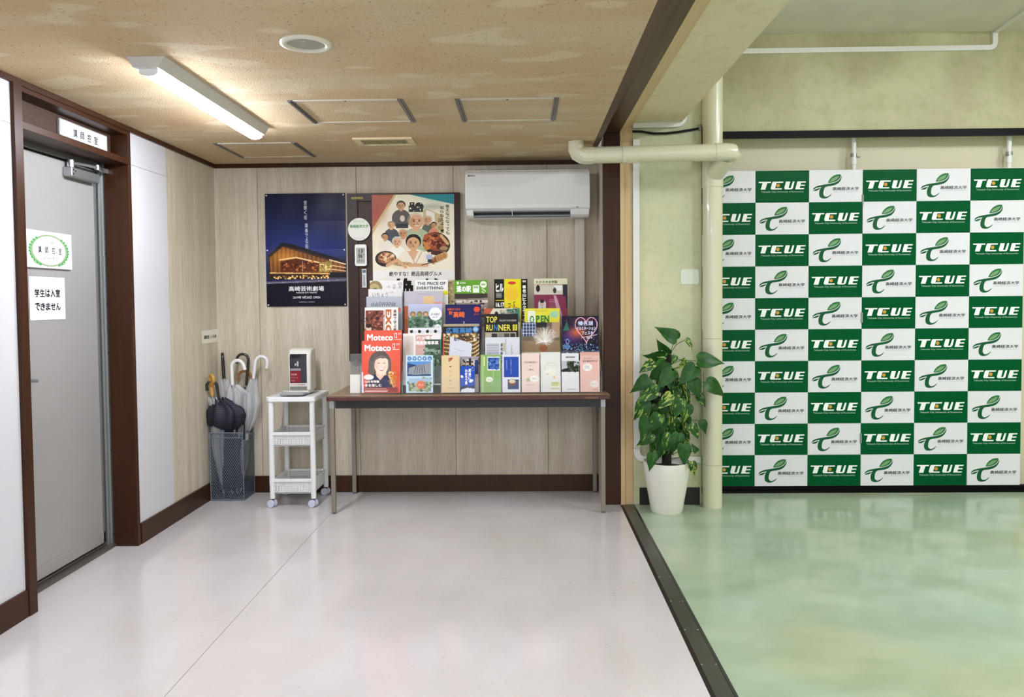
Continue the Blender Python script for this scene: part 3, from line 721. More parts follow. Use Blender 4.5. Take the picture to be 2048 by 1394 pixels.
# --- food film poster
fp = thing('poster', 'cream film poster with painted people and food bowls, pinned on the brown board', 'poster', (-.779, BY-.043, 1.315))
a = Art(.582, .815, 'ece4cc', .0024).virtual(.765)
a.poly([(0, 0), (.27, 0), (0, .40)], 'ad5f4a').glow(.05, .2, .12, .12, '9c3f28', .5).poly([(.27, 0), (.30, 0), (0, .45), (0, .39)], 'cdb27c')
a.poly([(.46, 0), (1, 0), (1, .115)], '2b7f84').glow(.85, .03, .2, .05, '3c98a0', .5)
def person(u, v, r, skin, hair, cloth, bw=2.4, bald=False, smile=False, turn=0, hairtop=.9, bh=3.2):
    rv = r*.582/.815*1.3
    a.ell(u, v+rv*bh, r*bw, rv*(bh-.9), cloth).rect(u-r*.4, v+rv*.6, u+r*.4, v+rv*1.35, skin)
    if not bald: a.ell(u, v-rv*.18, r*1.12, rv*1.05, hair)
    else: a.ell(u, v-rv*.05, r*1.06, rv*1.02, hair, .5)
    a.ell(u+turn*r*.15, v+rv*.12, r*.92, rv*.9, skin).ell(u+turn*r*.15-r*.5, v+rv*.2, r*.35, rv*.6, '000000', .10)
    if r > .028:
        for sx in (-.35, .35):
            a.ell(u+(sx+turn*.2)*r, v+rv*.02, r*.16, rv*.07, '3a2418').ell(u+(sx+turn*.2)*r, v-rv*.17, r*.22, rv*.05, '5a4030', .8)
        a.ell(u+turn*.3*r, v+rv*.3, r*.12, rv*.12, '8a5a3c', .6)
        if smile: a.ell(u+turn*.2*r, v+rv*.52, r*.34, rv*.13, 'f0e8dc').line([(u-r*.3+turn*.2*r, v+rv*.46), (u+r*.3+turn*.2*r, v+rv*.46)], .006, '7a3a28')
        else: a.ell(u+turn*.2*r, v+rv*.52, r*.24, rv*.06, '9a5a48')
# building, camera man
a.poly([(.62, .18), (.66, .16), (.86, .24), (.88, .44), (.62, .40)], 'c8b48c').poly([(.66, .175), (.76, .21), (.77, .38), (.66, .36)], 'ece6d8').rect(.80, .27, .84, .32, 'a08c60').rect(.80, .36, .84, .40, 'a08c60')
a.glow(.72, .14, .16, .035, '8c9a90', .55)
a.rect(.46, .085, .52, .125, '26282a').ell(.575, .14, .055, .05, '2a2c2c').rect(.45, .125, .62, .2, '363634').speck(.46, .09, .6, .2, ['d8d4c4', '181818'], 16, .010, 8)
person(.30, .22, .030, 'd9ad85', 'a08060', 'e6e2d8'); person(.355, .125, .05, 'cf9e78', '4c4038', '5a5450', 2.3)
a.ell(.37, .27, .03, .035, 'd8c8b4').rect(.29, .33, .44, .38, '33333a')
person(.235, .345, .042, 'd8a67c', '9c8468', '4a4e58', 2.2)
person(.68, .285, .05, 'cfa078', 'b5aa98', '5e6258', 1.7, True)
person(.75, .35, .034, 'c8946a', '2a2020', 'd08868', 1.9)
person(.53, .30, .095, 'd6a680', 'b7a78c', 'a8b494', 2.0, True, True, .6, bh=2.6)
person(.375, .44, .055, 'c79468', 'a88a68', 'e0d4bc', 2.3, True, bh=2.8)
person(.155, .475, .04, 'c89468', '20181a', 'e4dccc', 2.3, bh=3)
person(.30, .535, .055, 'd8a880', 'c2bcb0', 'ece8dc', 1.9, False, False, .3, bh=2.7)
# bowls
a.ell(.78, .56, .17, .13, '43261a', 1, .3).ell(.76, .535, .145, .1, '8a4428', 1, .3).speck(.64, .48, .86, .6, ['6a2c1c', 'a8522c', '4a1c14', 'c07840'], 60, .026, 9).line([(.84, .47), (.92, .56)], .035, 'c9a468')
a.ell(.86, .625, .05, .03, '6b5138').ell(.87, .61, .05, .022, 'a8845c')
a.ell(.16, .725, .13, .09, '2c2320').ell(.17, .715, .105, .065, '9c7448').speck(.08, .67, .26, .76, ['d8b078', 'c08850', '6c4430', 'e8d0a0', '8c3c50'], 70, .016, 10)
for k in range(5): a.ell(.74+k*.035, .75-k*.014, .036, .042, 'c49a68').ell(.735+k*.035, .752-k*.014, .024, .03, '8a4a28' if k < 2 else 'b07a48')
person(.50, .545, .085, 'd3a178', '17120f', 'e6dcc8', 2.5, turn=-.15, bh=3.0)
a.poly([(.42, .64), (.5, .76), (.56, .64)], 'd3a178', .9).line([(.46, .65), (.51, .78)], .012, 'b8a88c').line([(.60, .65), (.52, .79)], .012, 'b8a88c')
a.ell(.36, .80, .15, .05, 'e8dcc0').ell(.36, .785, .12, .025, 'b8a070').speck(.27, .77, .46, .8, ['7a9050', 'e0c890', 'c07850'], 30, .012, 11).line([(.18, .80), (.30, .74), (.40, .82)], .04, 'd2a27c').line([(.66, .80), (.45, .80)], .045, 'd2a27c')
a.ell(.69, .655, .025, .025, 'e6cbb0').ell(.69, .64, .028, .015, '2c1c18').rect(.655, .68, .73, .735, 'a8b4cc').rect(.67, .735, .72, .77, '2c303c').line([(.60, .80), (.76, .76)], .012, '5a3c2c')
a.rect(0, .855, 1, 2, 'ece9e2').rect(0, 1.25, 1, 2, 'c8643c').poly([(0, 1.2), (1, 1.1), (1, 1.3), (0, 1.3)], '2b7f84')
a.vtext('食えなくなっても', .895, .115, .945, .46, '1c1814', .015).vtext('知らねえよ〜！', .83, .13, .875, .44, '1c1814', .015)
a.text('絶やすな！絶品高崎グルメ', .20, .868, .84, .925, '241f1c', .015)
a.text('絶', .25, .945, .50, 1.22, '141210', .045).text('メシ', .54, .95, .88, 1.1, '141210', .045)
a.build(fp, -.002, 'printed_sheet', disp=lambda u, v: .001+.0015*np.sin(u*5)**2)
# round sticker on the board
rs = thing('round_sticker', 'round white sticker with green lettering, overlapping the brown board edge', 'sticker', (-1.163, BY-.046, 1.81))
o = MB().lathe([(.080, 0), (.080, .0015)], (0, 0, 0), 40).build('disc', mat('white_sticker', 'dfe0d8', .4), rs, local=True)
o.rotation_euler = (PI/2, 0, 0); o.location = (0, 0, .078)
text_part(rs, [('高崎経済大学', -.066, .066, .088, .112, inkm('4d9150'), .02), ('Takasaki City University', -.04, .04, .012, .018, inkm('b56a4a'), 0)], 'lettering', lambda x, z: (x, -.002, z))
for k in range(6): MB().box(-.04+k*.014, -.033+k*.014, -.0019, -.0015, .125, .145).build('stripe', inkm('b9d2ae'), rs, local=True)
# thermo-hygrometer
tg = thing('digital_thermometer', 'white digital thermometer and clock hanging left of the film poster', 'thermometer', (-1.152, BY-.045, 1.628))
def rrect(x0, x1, z0, z1, r, n=5):
    p = []
    for cx_, cz_, a0 in ((x1-r, z1-r, 0), (x0+r, z1-r, PI/2), (x0+r, z0+r, PI), (x1-r, z0+r, 3*PI/2)):
        p += [(cx_+r*math.cos(a0+PI/2*i/n), cz_+r*math.sin(a0+PI/2*i/n)) for i in range(n+1)]
    return p
MB().prism(rrect(-.042, .042, 0, .153, .014), -.018, 0, 'Y').build('case', WPLAS, tg, bevel=.003, local=True)
MB().prism(rrect(-.031, .031, .016, .128, .004), -.0186, -.0178, 'Y').build('screen', mat('lcd_screen', 'a7ab9f', .2), tg, local=True)
k1 = inkm('1d211f')
text_part(tg, [('13', -.012, .016, .093, .12, k1, .02), ('℃', .019, .028, .105, .119, k1), ('56', -.018, .012, .058, .087, k1, .02), ('%', .017, .027, .075, .086, k1, .01), ('9 11', -.014, .014, .028, .047, k1, .01), ('月日', -.028, -.018, .030, .038, k1), ('水', .020, .028, .030, .040, k1)], 'lettering', lambda x, z: (x, -.0192, z))
ls = thing('label_strip', 'narrow white vertical barcode label below the thermometer', 'label', (-1.132, BY-.045, 1.475))
MB().box(-.016, .016, -.001, 0, 0, .132).build('paper', mat('label_paper', 'cfd0cc', .5), ls, local=True)
q = MB().box(-.012, .012, -.0015, -.001, .105, .126)
for k in range(16): q.box(-.010, .006, -.0015, -.001, .012+k*.005, .0145+k*.005)
q.build('print', inkm('5f707c'), ls, local=True)

# signs on the left: helper for sheets facing +X
def wall_sheet(name, label, cat, x, y0, y1, z0, z1, art, thick=.001, m=None):
    t = thing(name, label, cat, (x, (y0+y1)/2, z0)); t.rotation_euler = (0, 0, PI/2)
    MB().box(-(y1-y0)/2, (y1-y0)/2, -thick, 0, 0, z1-z0).build('sheet', m or mat('paper_white', 'e2e2e2', .5), t, local=True, bevel=min(.002, thick/3))
    if art is not None: art.build(t, -thick-.0006)
    return t
# main name plate over the door
t = thing('name_plate', 'white name plate with black characters set above the door', 'sign', (-2.293, 3.96, 2.198)); t.rotation_euler = (0, 0, PI/2)
MB().box(-.215, .215, -.012, 0, 0, .098).build('plate_frame', mat('plate_frame_metal', 'b3b3b3', .4, .3), t, local=True, bevel=.001)
MB().box(-.205, .205, -.014, -.011, .007, .092).build('plate_face', mat('plate_white', 'e4e4ea', .35), t, local=True)
text_part(t, [(c, -.105+i*.062, -.105+i*.062+.034, .028, .070, inkm('1c1f28'), .012) for i, c in enumerate('講師控室')], 'lettering', lambda x, z: (x, -.0148, z))
# plaque
a = Art(.372, .180, 'e8e8ea', .002)
a.rect(.10, .22, .92, .88, 'dfeebc').ring(.505, .52, .42, .44, '8a9a78', 0)
a.ell(.505, .52, .355, .40, '7d8a6c').ell(.505, .52, .350, .392, 'eef0ee')
for sgn in (-1, 1):
    for i in range(11):
        an = -.9+i*.2; u = .505+sgn*.42*math.cos(an*.95); v = .52+.42*math.sin(an)
        a.ell(u, v, .020, .026, '2f8f4c', 1, sgn*(an+.6)); a.ell(u-sgn*.022, v+.02, .016, .022, '2f8f4c', 1, -sgn*(an-.4))
    a.line([(.505+sgn*.33, .84), (.505+sgn*.20, .93)], .012, '2c7f44')
a.text('公立大学法人 高崎経済大学', .30, .245, .70, .32, '4a4e4a').rect(.36, .345, .66, .352, 'a0a4a0')
for i, c in enumerate('講師控室'): a.text(c, .265+i*.145, .41, .265+i*.145+.065, .60, '17191a', .012)
a.text("Lecturers' Room", .36, .67, .69, .76, '454a4a')
wall_sheet('door_plaque', 'white plaque with green laurel border on the grey door', 'sign', DX-.010, 3.568, 3.940, 1.556, 1.736, a, .008, mat('plaque_white', 'dcdcde', .4))
a = Art(.28, .212, 'e6e6ea', .01)
for i, c in enumerate('学生は入室'): a.text(c, .13+i*.148, .28, .13+i*.148+.132, .47, '111216', .03)
for i, c in enumerate('できません'): a.text(c, .13+i*.148, .60, .13+i*.148+.132, .78, '111216', .03)
wall_sheet('paper_notice', 'white paper notice with two bold black lines on the grey door', 'notice', DX-.0115, 3.605, 3.885, 1.300, 1.512, a)
a = Art(.075, .085, 'e2ddd8', .01); a.rect(0, 0, 1, .45, 'c8552c').text('注意', .2, .5, .8, .9, '888888')
wall_sheet('door_sticker', 'small orange and white sticker at the near edge of the grey door', 'sticker', DX-.0115, 3.465, 3.54, 1.285, 1.37, a)
a = Art(.265, .092, 'd9d5c9', .01)
a.text('講師控室', .12, .38, .45, .66, '20201e', .02).text('レンタル傘', .53, .38, .90, .66, '20201e', .02)
wall_sheet('paper_label', 'small pale paper label on the left wall above the umbrellas', 'label', LX+.001, 5.171, 5.436, 1.094, 1.186, a)

# ================================================================== TABLE
tz = .770
tb = thing('folding_table', 'long brown-topped table with slim grey steel legs against the back wall', 'table', (-.36, 5.13, 0))
TOPM = m_wood('brown_table_laminate', '7c634a', '8d7558', .28, (1.5, 40, 40)); EDGE = mat('dark_red_brown_edge', '4a2219', .35, var=.2, vscale=20)
MB().box(-1.268, .543, 4.848, 5.425, tz-.004, tz).build('tabletop', TOPM, tb)
MB().box(-1.274, .549, 4.842, 5.430, tz-.032, tz-.0035).build('edge_band', EDGE, tb, bevel=.004)
MB().box(-1.222, .500, 4.866, 4.878, tz-.082, tz-.032).box(-1.222, .5, 5.39, 5.402, tz-.082, tz-.032).build('apron', mat('black_apron', '0b0b0d', .4), tb)
MB().box(.39, .47, 4.8405, 4.8425, tz-.026, tz-.014).build('maker_plate', mat('small_brass_plate', '6a4a34', .4), tb)
LEG = mat('taupe_leg_steel', '847c70', .4, .4)
for x, y, cap in ((-1.243, 4.872, 1), (.503, 4.872, 1), (-1.225, 5.395, 0), (.497, 5.395, 0)):
    lg = MB().box(x-.014, x+.014, y-.012, y+.014, .012, tz-.032).build('leg', LEG, tb, bevel=.002)
    MB().box(x-.015, x+.015, y-.014, y+.015, tz-.082, tz-.032).build('bracket', mat('zinc_bracket', '9c9d9c', .35, .6), lg)
    MB().tube([(x, y, 0), (x, y, .014)], .012, 10).build('foot', mat('foot_cap', '5c5a56' if cap else 'c9c7bf', .5), lg)

# ================================================================== BROCHURES
PAGE = mat('page_edge_white', 'dedcd6', .6)
LEAN = math.radians(5.5)
FIRSTS = {}
def brochure(name, label, cat, x0, x1, ztop, Y, paint, bg='ffffff', H=None, group='brochures and magazines on the table', thick=.004, bot=.776, rot=0, res=.003):
    Y = Y+.03; W = x1-x0
    if H is None: H = min(.34, ztop-bot)
    base = thing(name, label, cat, ((x0+x1)/2, Y-H*math.sin(LEAN)*1.0, ztop-H*math.cos(LEAN)), group)
    base.rotation_euler = (-LEAN, rot, 0)
    MB().box(-W/2, W/2, -thick/2, thick/2, 0, H).build('pages', PAGE, base, local=True, bevel=.0005)
    a = Art(W, H, bg, res); paint(a); a.build(base, -thick/2-.0006, 'printed_cover', letter='lettering')
    return base
def grid_cells(a, u0, v0, u1, v1, nx, ny, cols, seed=1, gap=.15):
    g = random.Random(seed); du, dv = (u1-u0)/nx, (v1-v0)/ny
    for i in range(nx):
        for j in range(ny): a.rect(u0+du*(i+gap/2), v0+dv*(j+gap/2), u0+du*(i+1-gap/2), v0+dv*(j+1-gap/2), g.choice(cols))
# column 1
def p(a):
    a.ell(.16, .17, .22, .17, '8a7a52').ell(.13, .16, .16, .10, 'b0a070').ell(.16, .2, .10, .05, '2e2a1c')
    a.vtext('日本', .86, .04, .95, .16, '5a4a46').vtext('元気', .68, .07, .78, .18, '8a7a76').text('一花', .48, .10, .6, .15, '8a7a76')
brochure('flyer', 'pale flyer with a gold round photo, topmost of the left stack', 'flyer', -1.053, -.824, 1.518, 5.17, p, 'e0dcdc')
def p(a): a.text('いちょう', .12, .07, .58, .16, '4a4440', 0).text('Vol.28', .62, .05, .74, .08, '8a8886').line([(.2, .25), (.8, .27)], .01, 'b0aca8')
brochure('booklet', 'white booklet with thin brush characters, second from the top at left', 'booklet', -1.056, -.826, 1.460, 5.13, p, 'd8d6d4')
def p(a):
    a.grad(0, 0, 1, 1, 'a9adb6', '8e96a4').text('clubSWAN#', .13, .11, .82, .20, '44505c', 0).ell(.88, .27, .09, .05, 'b86450').line([(.3, .3), (.5, .28)], .02, '2a2e34')
brochure('magazine', 'grey magazine with thin lettering behind the brown theatre flyer', 'magazine', -1.062, -.820, 1.409, 5.09, p, 'a9adb6')
def p(a):
    a.rect(.02, .06, .56, .98, '6c3a30').speck(.03, .08, .55, .6, ['8a4a3c', '52281f', '9c5a48', '3a1c18', 'a8685a'], 80, .04, 21)
    a.ell(.12, .42, .08, .05, 'cdb8a8').ell(.12, .36, .09, .04, '2a1c18').ell(.36, .62, .10, .06, 'd0b09a').poly([(0, .5), (.3, .6), (.3, .9), (0, .9)], '2c1c1c')
    a.line([(.585, .06), (.585, .98)], .008, '6c5a54').text('EXCITE', .62, .04, .80, .86, 'b4683c', .04, -90)
    a.vtext('高崎で学ぶ経済学', .86, .04, .95, .62, '4c3a34', .02)
brochure('flyer', 'white-bordered flyer with brown photo and large sideways orange title', 'flyer', -1.061, -.838, 1.336, 5.03, p, 'e6e0da')
def pm(face):
    def p(a):
        a.im[:] = a.c('d2503c'); a.glow(.5, .3, .6, .3, 'e0705c', .5)
        a.text('Moteco', .07, .075, .76, .20, 'fbf6f2', .03).text('12', .80, .05, .87, .15, 'f4e8e4', .02).text('2019', .89, .05, .98, .09, 'f4e8e4').rect(.80, .17, .98, .18, 'f0d8d0')
        if face:
            a.ell(.47, .43, .29, .235, '5c524e').poly([(.18, .42), (.76, .42), (.77, .60), (.68, .68), (.30, .69), (.17, .62)], '5c524e')
            a.poly([(.38, .55), (.62, .55), (.66, .75), (.36, .75)], 'e2b8a0').ell(.51, .46, .19, .18, 'f0d0bc').ell(.51, .50, .165, .16, 'f0d0bc')
            a.poly([(.24, .30), (.40, .26), (.34, .42), (.31, .60), (.22, .60)], '5c524e').poly([(.40, .26), (.62, .27), (.70, .40), (.69, .58), (.74, .58), (.76, .36), (.6, .2)], '5c524e')
            a.poly([(.36, .27), (.62, .25), (.68, .37), (.62, .335), (.55, .345), (.47, .335), (.40, .36), (.34, .39)], '5c524e', .85)
            for k in range(10): a.line([(.22+k*.012, .34+k*.01), (.20+k*.013, .64)], .006, '776b66', .7).line([(.73-k*.005, .36), (.74-k*.006, .62)], .006, '7a6e68', .6)
            for ex in (.435, .585): a.line([(ex-.035, .435), (ex, .426), (ex+.035, .437)], .012, '2e201e').line([(ex-.04, .402), (ex+.035, .398)], .008, '8a6c60')
            a.line([(.515, .44), (.52, .49), (.505, .495)], .007, 'd8a890').poly([(.43, .535), (.60, .53), (.56, .575), (.50, .585)], 'c4525a').poly([(.445, .538), (.588, .534), (.55, .56), (.49, .563)], 'fbf6f2')
            a.glow(.41, .50, .04, .025, 'f0a898', .5).glow(.62, .5, .04, .025, 'f0a898', .5).glow(.36, .46, .05, .12, 'c89a84', .35)
            a.poly([(.18, .70), (.36, .64), (.48, .72), (.62, .66), (.86, .74), (.9, .95), (.1, .95)], '2e3250').poly([(.36, .66), (.48, .76), (.6, .66)], 'e8bca4')
            a.ell(.76, .63, .07, .04, 'ecc4aa').line([(.74, .64), (.84, .86)], .10, 'c98a50').speck(.70, .60, .9, .84, ['d8a060', 'b06a38', 'e8c080'], 40, .02, 5)
            a.text('カラダ温め', .82, .43, .92, .80, 'c8742c', .03, -90)
            a.ell(.18, .70, .13, .05, 'e8ddd8').rect(.05, .90, .95, .99, '8c3a34').text('12月号特集', .08, .76, .46, .81, 'f6e8e0', .03).text('冬を楽しむ', .08, .83, .52, .885, 'f6e8e0', .03).lines(.08, .92, .8, 3, .025, 'e8c8bc')
            a.poly([(0, .6), (.03, .6), (.06, 1), (0, 1)], 'ded2e4')
    return p
brochure('magazine', 'red magazine showing only its title band behind its twin', 'magazine', -1.055, -.806, 1.185, 4.978, pm(False), 'd2503c')
brochure('magazine', 'red magazine with a smiling dark-haired woman on the cover, front left', 'magazine', -1.062, -.811, 1.119, 4.93, pm(True), 'd2503c', thick=.008, res=.0024)
# column 2
def p(a):
    a.text('THE PRICE OF', .07, .04, .93, .10, '17181a', .02).text('EVERYTHING', .05, .13, .86, .19, '17181a', .02).rect(.28, .22, 1, .30, 'd8cc2c').ell(.2, .27, .09, .04, 'a06a4c').ell(.2, .25, .1, .03, '2c2020')
brochure('flyer', 'white flyer with two lines of black serif capitals and a yellow band', 'flyer', -.741, -.517, 1.519, 5.16, p, 'e4e4e2')
def p(a): a.speck(0, 0, 1, .6, ['8a7a50', 'b8a878', '6a5c38', 'd8cfa8'], 60, .12, 6).rect(.1, .6, .9, 1, '3a5c50')
brochure('flyer', 'narrow gold and green patterned flyer edge beside the film poster', 'flyer', -.526, -.471, 1.518, 5.185, p, 'a8986c')
def p(a):
    a.rect(0, .30, .3, 1, 'b0603c').rect(.27, .26, .5, .5, 'c88a54').rect(.5, .10, .78, .5, 'd8b888').rect(.78, .22, 1, .5, 'd8988c').rect(.3, .06, .7, .068, '9a96a0')
brochure('booklet', 'grey booklet with overlapping orange and pink squares', 'booklet', -.811, -.548, 1.444, 5.12, p, 'b6b2bc')
def p(a):
    a.grad(0, 0, 1, .25, 'b8bcd8', '93a2b4').rect(0, .25, 1, .7, '4a6652').speck(0, .22, 1, .7, ['5c7a5a', '3c5646', '7a9480', '2e4438', 'a4b8b0'], 120, .05, 7)
    for u in (.14, .34, .52): a.ell(u, .20, .085, .055, '8c6a50').ell(u, .21, .05, .03, ['c09060', '7a9a50', 'd0a880'][int(u*5) % 3])
    a.ell(.80, .20, .19, .13, 'e6e6ea').text('まち遊び', .68, .18, .93, .23, '6a6e70', .01).text('散歩', .72, .25, .88, .28, '8a8e90').ell(.87, .48, .11, .075, 'dfe3e0').text('10', .82, .45, .92, .50, '7a8a80').lines(.35, .58, .8, 2, .05, 'e8ece8', .4)
brochure('booklet', 'booklet with green forest photo and a pale cloud-shaped title', 'booklet', -.777, -.549, 1.357, 5.07, p, '5c7060')
def p(a):
    for i, u in enumerate((.10, .34, .58, .82)): a.ell(u, .09, .045, .04, 'c8b8a8').ell(u, .07, .05, .03, '2c2826').rect(u-.05, .12, u+.05, .15, '3c3a44').rect(u+.07, .05, u+.14, .12, 'd0d4dc')
brochure('booklet', 'white booklet with a row of four small portraits', 'booklet', -.772, -.550, 1.198, 5.025, p, 'e0e0e4')
def p(a):
    a.rect(.0, .05, .28, .9, 'cfc8c4').glow(.12, .3, .12, .2, '9a8a80', .7).rect(.33, .03, .78, .5, 'c8a29a').rect(.58, .12, 1, .98, '3c5442').speck(.58, .3, 1, .7, ['5a7458', '2a3c30', '88a090'], 50, .05, 9)
    a.rect(.30, .5, .58, .98, 'e0dcd8').ell(.42, .66, .12, .06, 'c0a05c').text('ハッ場ダム', .36, .05, .95, .12, 'f6ecec', .03).text('関連整備事業', .34, .15, .94, .22, 'f6ecec', .03).text('パンフ', .36, .25, .56, .29, '9c5a50')
    a.rect(.64, .45, .69, .98, 'dfe6ea').rect(.76, .48, .82, .98, 'cdd8e0')
brochure('booklet', 'pale booklet with pink blocks and a green waterfall photo', 'booklet', -.800, -.550, 1.163, 4.98, p, 'e2dedc')
def p(a):
    for i, c in enumerate('八ッ場ダム'): a.ell(.12+i*.19, .09, .08, .055, '3c6ea8').text(c, .075+i*.19, .06, .165+i*.19, .12, 'e8f0f4', .02)
    a.rect(.04, .17, .93, .56, '2c4470').poly([(.04, .17), (.93, .17), (.93, .24), (.7, .22), (.4, .27), (.04, .2)], '5a8ac8').poly([(.1, .34), (.45, .26), (.93, .2), (.93, .5), (.3, .52), (.08, .5)], '8c9298')
    for i in range(5): a.line([(.38+i*.07, .27), (.30+i*.10, .48)], .018, '23282c')
    a.rect(.10, .62, .93, .96, '6a7a5c').speck(.1, .62, .93, .95, ['8a9a70', '4c5c44', 'a8b090'], 60, .06, 4).poly([(.1, .62), (.93, .62), (.93, .7), (.1, .75)], '9cb4c8')
    a.ell(.55, .79, .16, .11, 'dc6a44').text('パンフ', .46, .76, .64, .82, 'f4d8c8', .02)
brochure('booklet', 'light blue dam booklet with two photos and round blue characters', 'booklet', -.773, -.597, 1.022, 4.93, p, 'b8d4e2', thick=.010)
# column 3
def p(a):
    a.rect(0, 0, 1, .27, '5f9c28').text('道の駅', .06, .11, .50, .24, 'f4f6ee', .05).rect(.55, .10, .74, .25, 'eaf0e0').text('群馬', .58, .12, .71, .17, '5f9c28', .02).ell(.87, .09, .10, .07, 'e8eedc').text('NEW', .81, .07, .93, .11, '5f9c28', .02).text('群馬県版', .16, .04, .34, .075, 'eaf4da', .01).rect(.07, .035, .12, .08, 'eaf4da')
    for k in range(5): a.ell(.84+.04*(k % 3), .18+.02*k, .03, .012, 'cde0b0', 1, .5*k)
    a.rect(0, .27, 1, 1, '8c8278').poly([(0, .27), (1, .27), (1, .36), (0, .38)], '3c302c').rect(.05, .40, 1, .46, 'cfc7b8').speck(0, .40, 1, .95, ['5c5048', 'a89c90', 'd0c8bc', '3c3430'], 120, .04, 12)
brochure('booklet', 'booklet with bright green top band above a brown building photo', 'booklet', -.472, -.245, 1.516, 5.16, p, '8c8278')
def p(a):
    a.grad(0, 0, 1, 1, '1a1850', '2a2a70').text('高崎まちなか', .06, .07, .42, .12, 'd8643c', .02).text('高崎', .22, .14, .54, .26, 'e06a38', .04).text('歴史', .1, .13, .2, .2, 'e06a38', .04).ell(.88, .10, .085, .055, 'd8482c').text('2019', .80, .18, .94, .21, 'd06048').vtext('まち歩き', .50, .33, .54, .55, 'e8e8f0')
brochure('booklet', 'navy booklet with orange brush characters and a red dot', 'booklet', -.528, -.287, 1.351, 5.08, p, '20205c')
def p(a):
    a.speck(0, 0, 1, .3, ['2a2422', '3c342c', '1a1c24'], 60, .05, 8).rect(0, 0, 1, .05, 'a89a84').text('広報高崎', .07, .07, .80, .19, '4a88c8', .03).ell(.90, .11, .08, .06, '6aa0d0').text('10', .86, .08, .94, .14, 'e0ecf4', .02)
brochure('booklet', 'dark booklet with large light-blue characters in the third stack', 'booklet', -.537, -.298, 1.222, 5.03, p, '241f20')
def p(a):
    a.im[:] = a.c('5c4428')
    for k in range(9):
        v = .12+k*.075; a.line([(0, v), (.30, v+.03)], .03, 'c8a468').line([(.7, v+.05), (.86, v+.03), (1, v-.04)], .03, 'dcc088')
    a.speck(0, 0, 1, .12, ['a88850', '3c2c1c', 'd8c08c'], 40, .04, 3).speck(0, .62, 1, .9, ['a88850', '3c2c1c', '6a4c2c', 'c8a464'], 80, .03, 4)
    a.poly([(.20, .06), (.80, .20), (.76, .66), (.16, .52)], 'ccd0da').text('報行', .30, .08, .46, .15, '3c3430', .01).text('の', .84, .09, .93, .16, 'f0e8d8', .02).line([(.3, .3), (.6, .36)], .008, '9aa0ac').line([(0, 0), (.03, 1)], .03, 'c85048')
brochure('booklet', 'booklet with wooden-tiered hall photo and a slanted white paper', 'booklet', -.536, -.296, 1.161, 4.98, p, '5c4428')
def p(a):
    a.rect(.40, .07, .52, .10, '9c3a34').rect(.48, .10, .56, .13, '9c3a34').rect(.38, .12, .48, .16, '9c3a34').rect(.52, .06, .60, .09, '9c3a34')
    for k, (ch, v) in enumerate((('ー', .28), ('て', .41), ('い', .54), ('ま', .66))): a.text(ch, .44, v, .54, v+.03, '4a4030', .01)
    a.text('高崎商工会議所', .30, .86, .66, .885, 'a08464').lines(.34, .76, .66, 1, .02, 'b8a074')
sp = brochure('spiral_notebook', 'tan spiral-bound notebook standing at the front of the third stack', 'notebook', -.543, -.421, 1.018, 4.93, p, 'd9c298', thick=.008)
q = MB()
for side in (-.061, .061):
    for k in range(22):
        z = .012+k*.0105; q.tube([(side-.004, 0, z), (side-.002, -.006, z), (side+.003, -.006, z), (side+.004, 0, z)], .0014, 5)
q.build('spiral_binding', mat('black_wire', '2a2826', .4, .6), sp, local=True)
def p(a):
    a.speck(0, 0, 1, .4, ['1c1c20', 'e0dcd8', 'b8a8a0', '3c3c44'], 50, .06, 6).rect(.0, .0, 1, .08, '9c94a0').rect(.8, .1, 1, .5, '2c3a70').rect(.45, .05, .6, .25, '18181c')
    for u in (.2, .4, .65): a.ell(u, .2, .05, .04, 'd0a888').ell(u, .15, .05, .03, '1c1818').rect(u-.07, .24, u+.07, .42, '22242c')
brochure('booklet', 'small photo booklet of people in dark suits behind the blue booklet', 'booklet', -.418, -.302, 1.009, 4.955, p, 'b8b0ac')
def p(a):
    a.vtext('尾瀬に', .56, .10, .74, .52, 'f4f6fa', .03).vtext('泊まろう！', .32, .12, .50, .70, 'f4f6fa', .03).ring(.86, .12, .09, .07, 'c0c8e0', .8)
    a.ell(.12, .40, .11, .05, 'dfe6f2', 1, .6).ell(.74, .56, .15, .06, 'e6ecf6', 1, -.6).poly([(0, .80), (.3, .72), (.6, .78), (1, .70), (1, 1), (0, 1)], '1c2a50').poly([(.1, .88), (.5, .82), (1, .86), (1, 1), (0, 1)], 'dde4ec')
brochure('booklet', 'small royal-blue booklet with white leaf shapes, in front of its stack', 'booklet', -.419, -.324, .949, 4.925, p, '1e4ab0', thick=.006)
# column 4
def p(a):
    a.im[:] = a.c('e4d41c'); a.rect(0, 0, .30, 1, '161412').rect(.81, 0, 1, 1, '161412')
    a.text('ヒル', .05, .09, .28, .26, 'f0efe8', .05).lines(.06, .28, .27, 4, .025, 'd0ccc0').text('16.17', .05, .47, .30, .56, 'f0efe8', .05).rect(.05, .42, .28, .435, 'd8c81c')
    a.vtext('榛名山ヒルクライム', .85, .12, .95, .86, 'f4f2ea', .04).text('第', .84, .03, .96, .07, 'f4f2ea', .02)
    a.ring(.36, .66, .12, .085, '28241c', .70).ring(.66, .66, .12, .085, '28241c', .70).line([(.36, .66), (.46, .54), (.60, .54), (.66, .66), (.50, .66), (.46, .54)], .02, 'a8382c').line([(.50, .66), (.60, .54)], .02, 'a8382c').line([(.42, .50), (.49, .50)], .03, '28241c').line([(.60, .54), (.58, .47), (.64, .46)], .02, '28241c')
    a.ell(.53, .30, .20, .14, 'e8a83c', .5).ell(.53, .08, .12, .03, 'c8382c').rect(0, .60, .3, .72, '161412').ell(.55, .82, .3, .03, 'd8c010')
brochure('flyer', 'yellow and black flyer with a bicycle and bold white sideways lettering', 'flyer', -.201, .026, 1.521, 5.16, p, 'e4d41c')
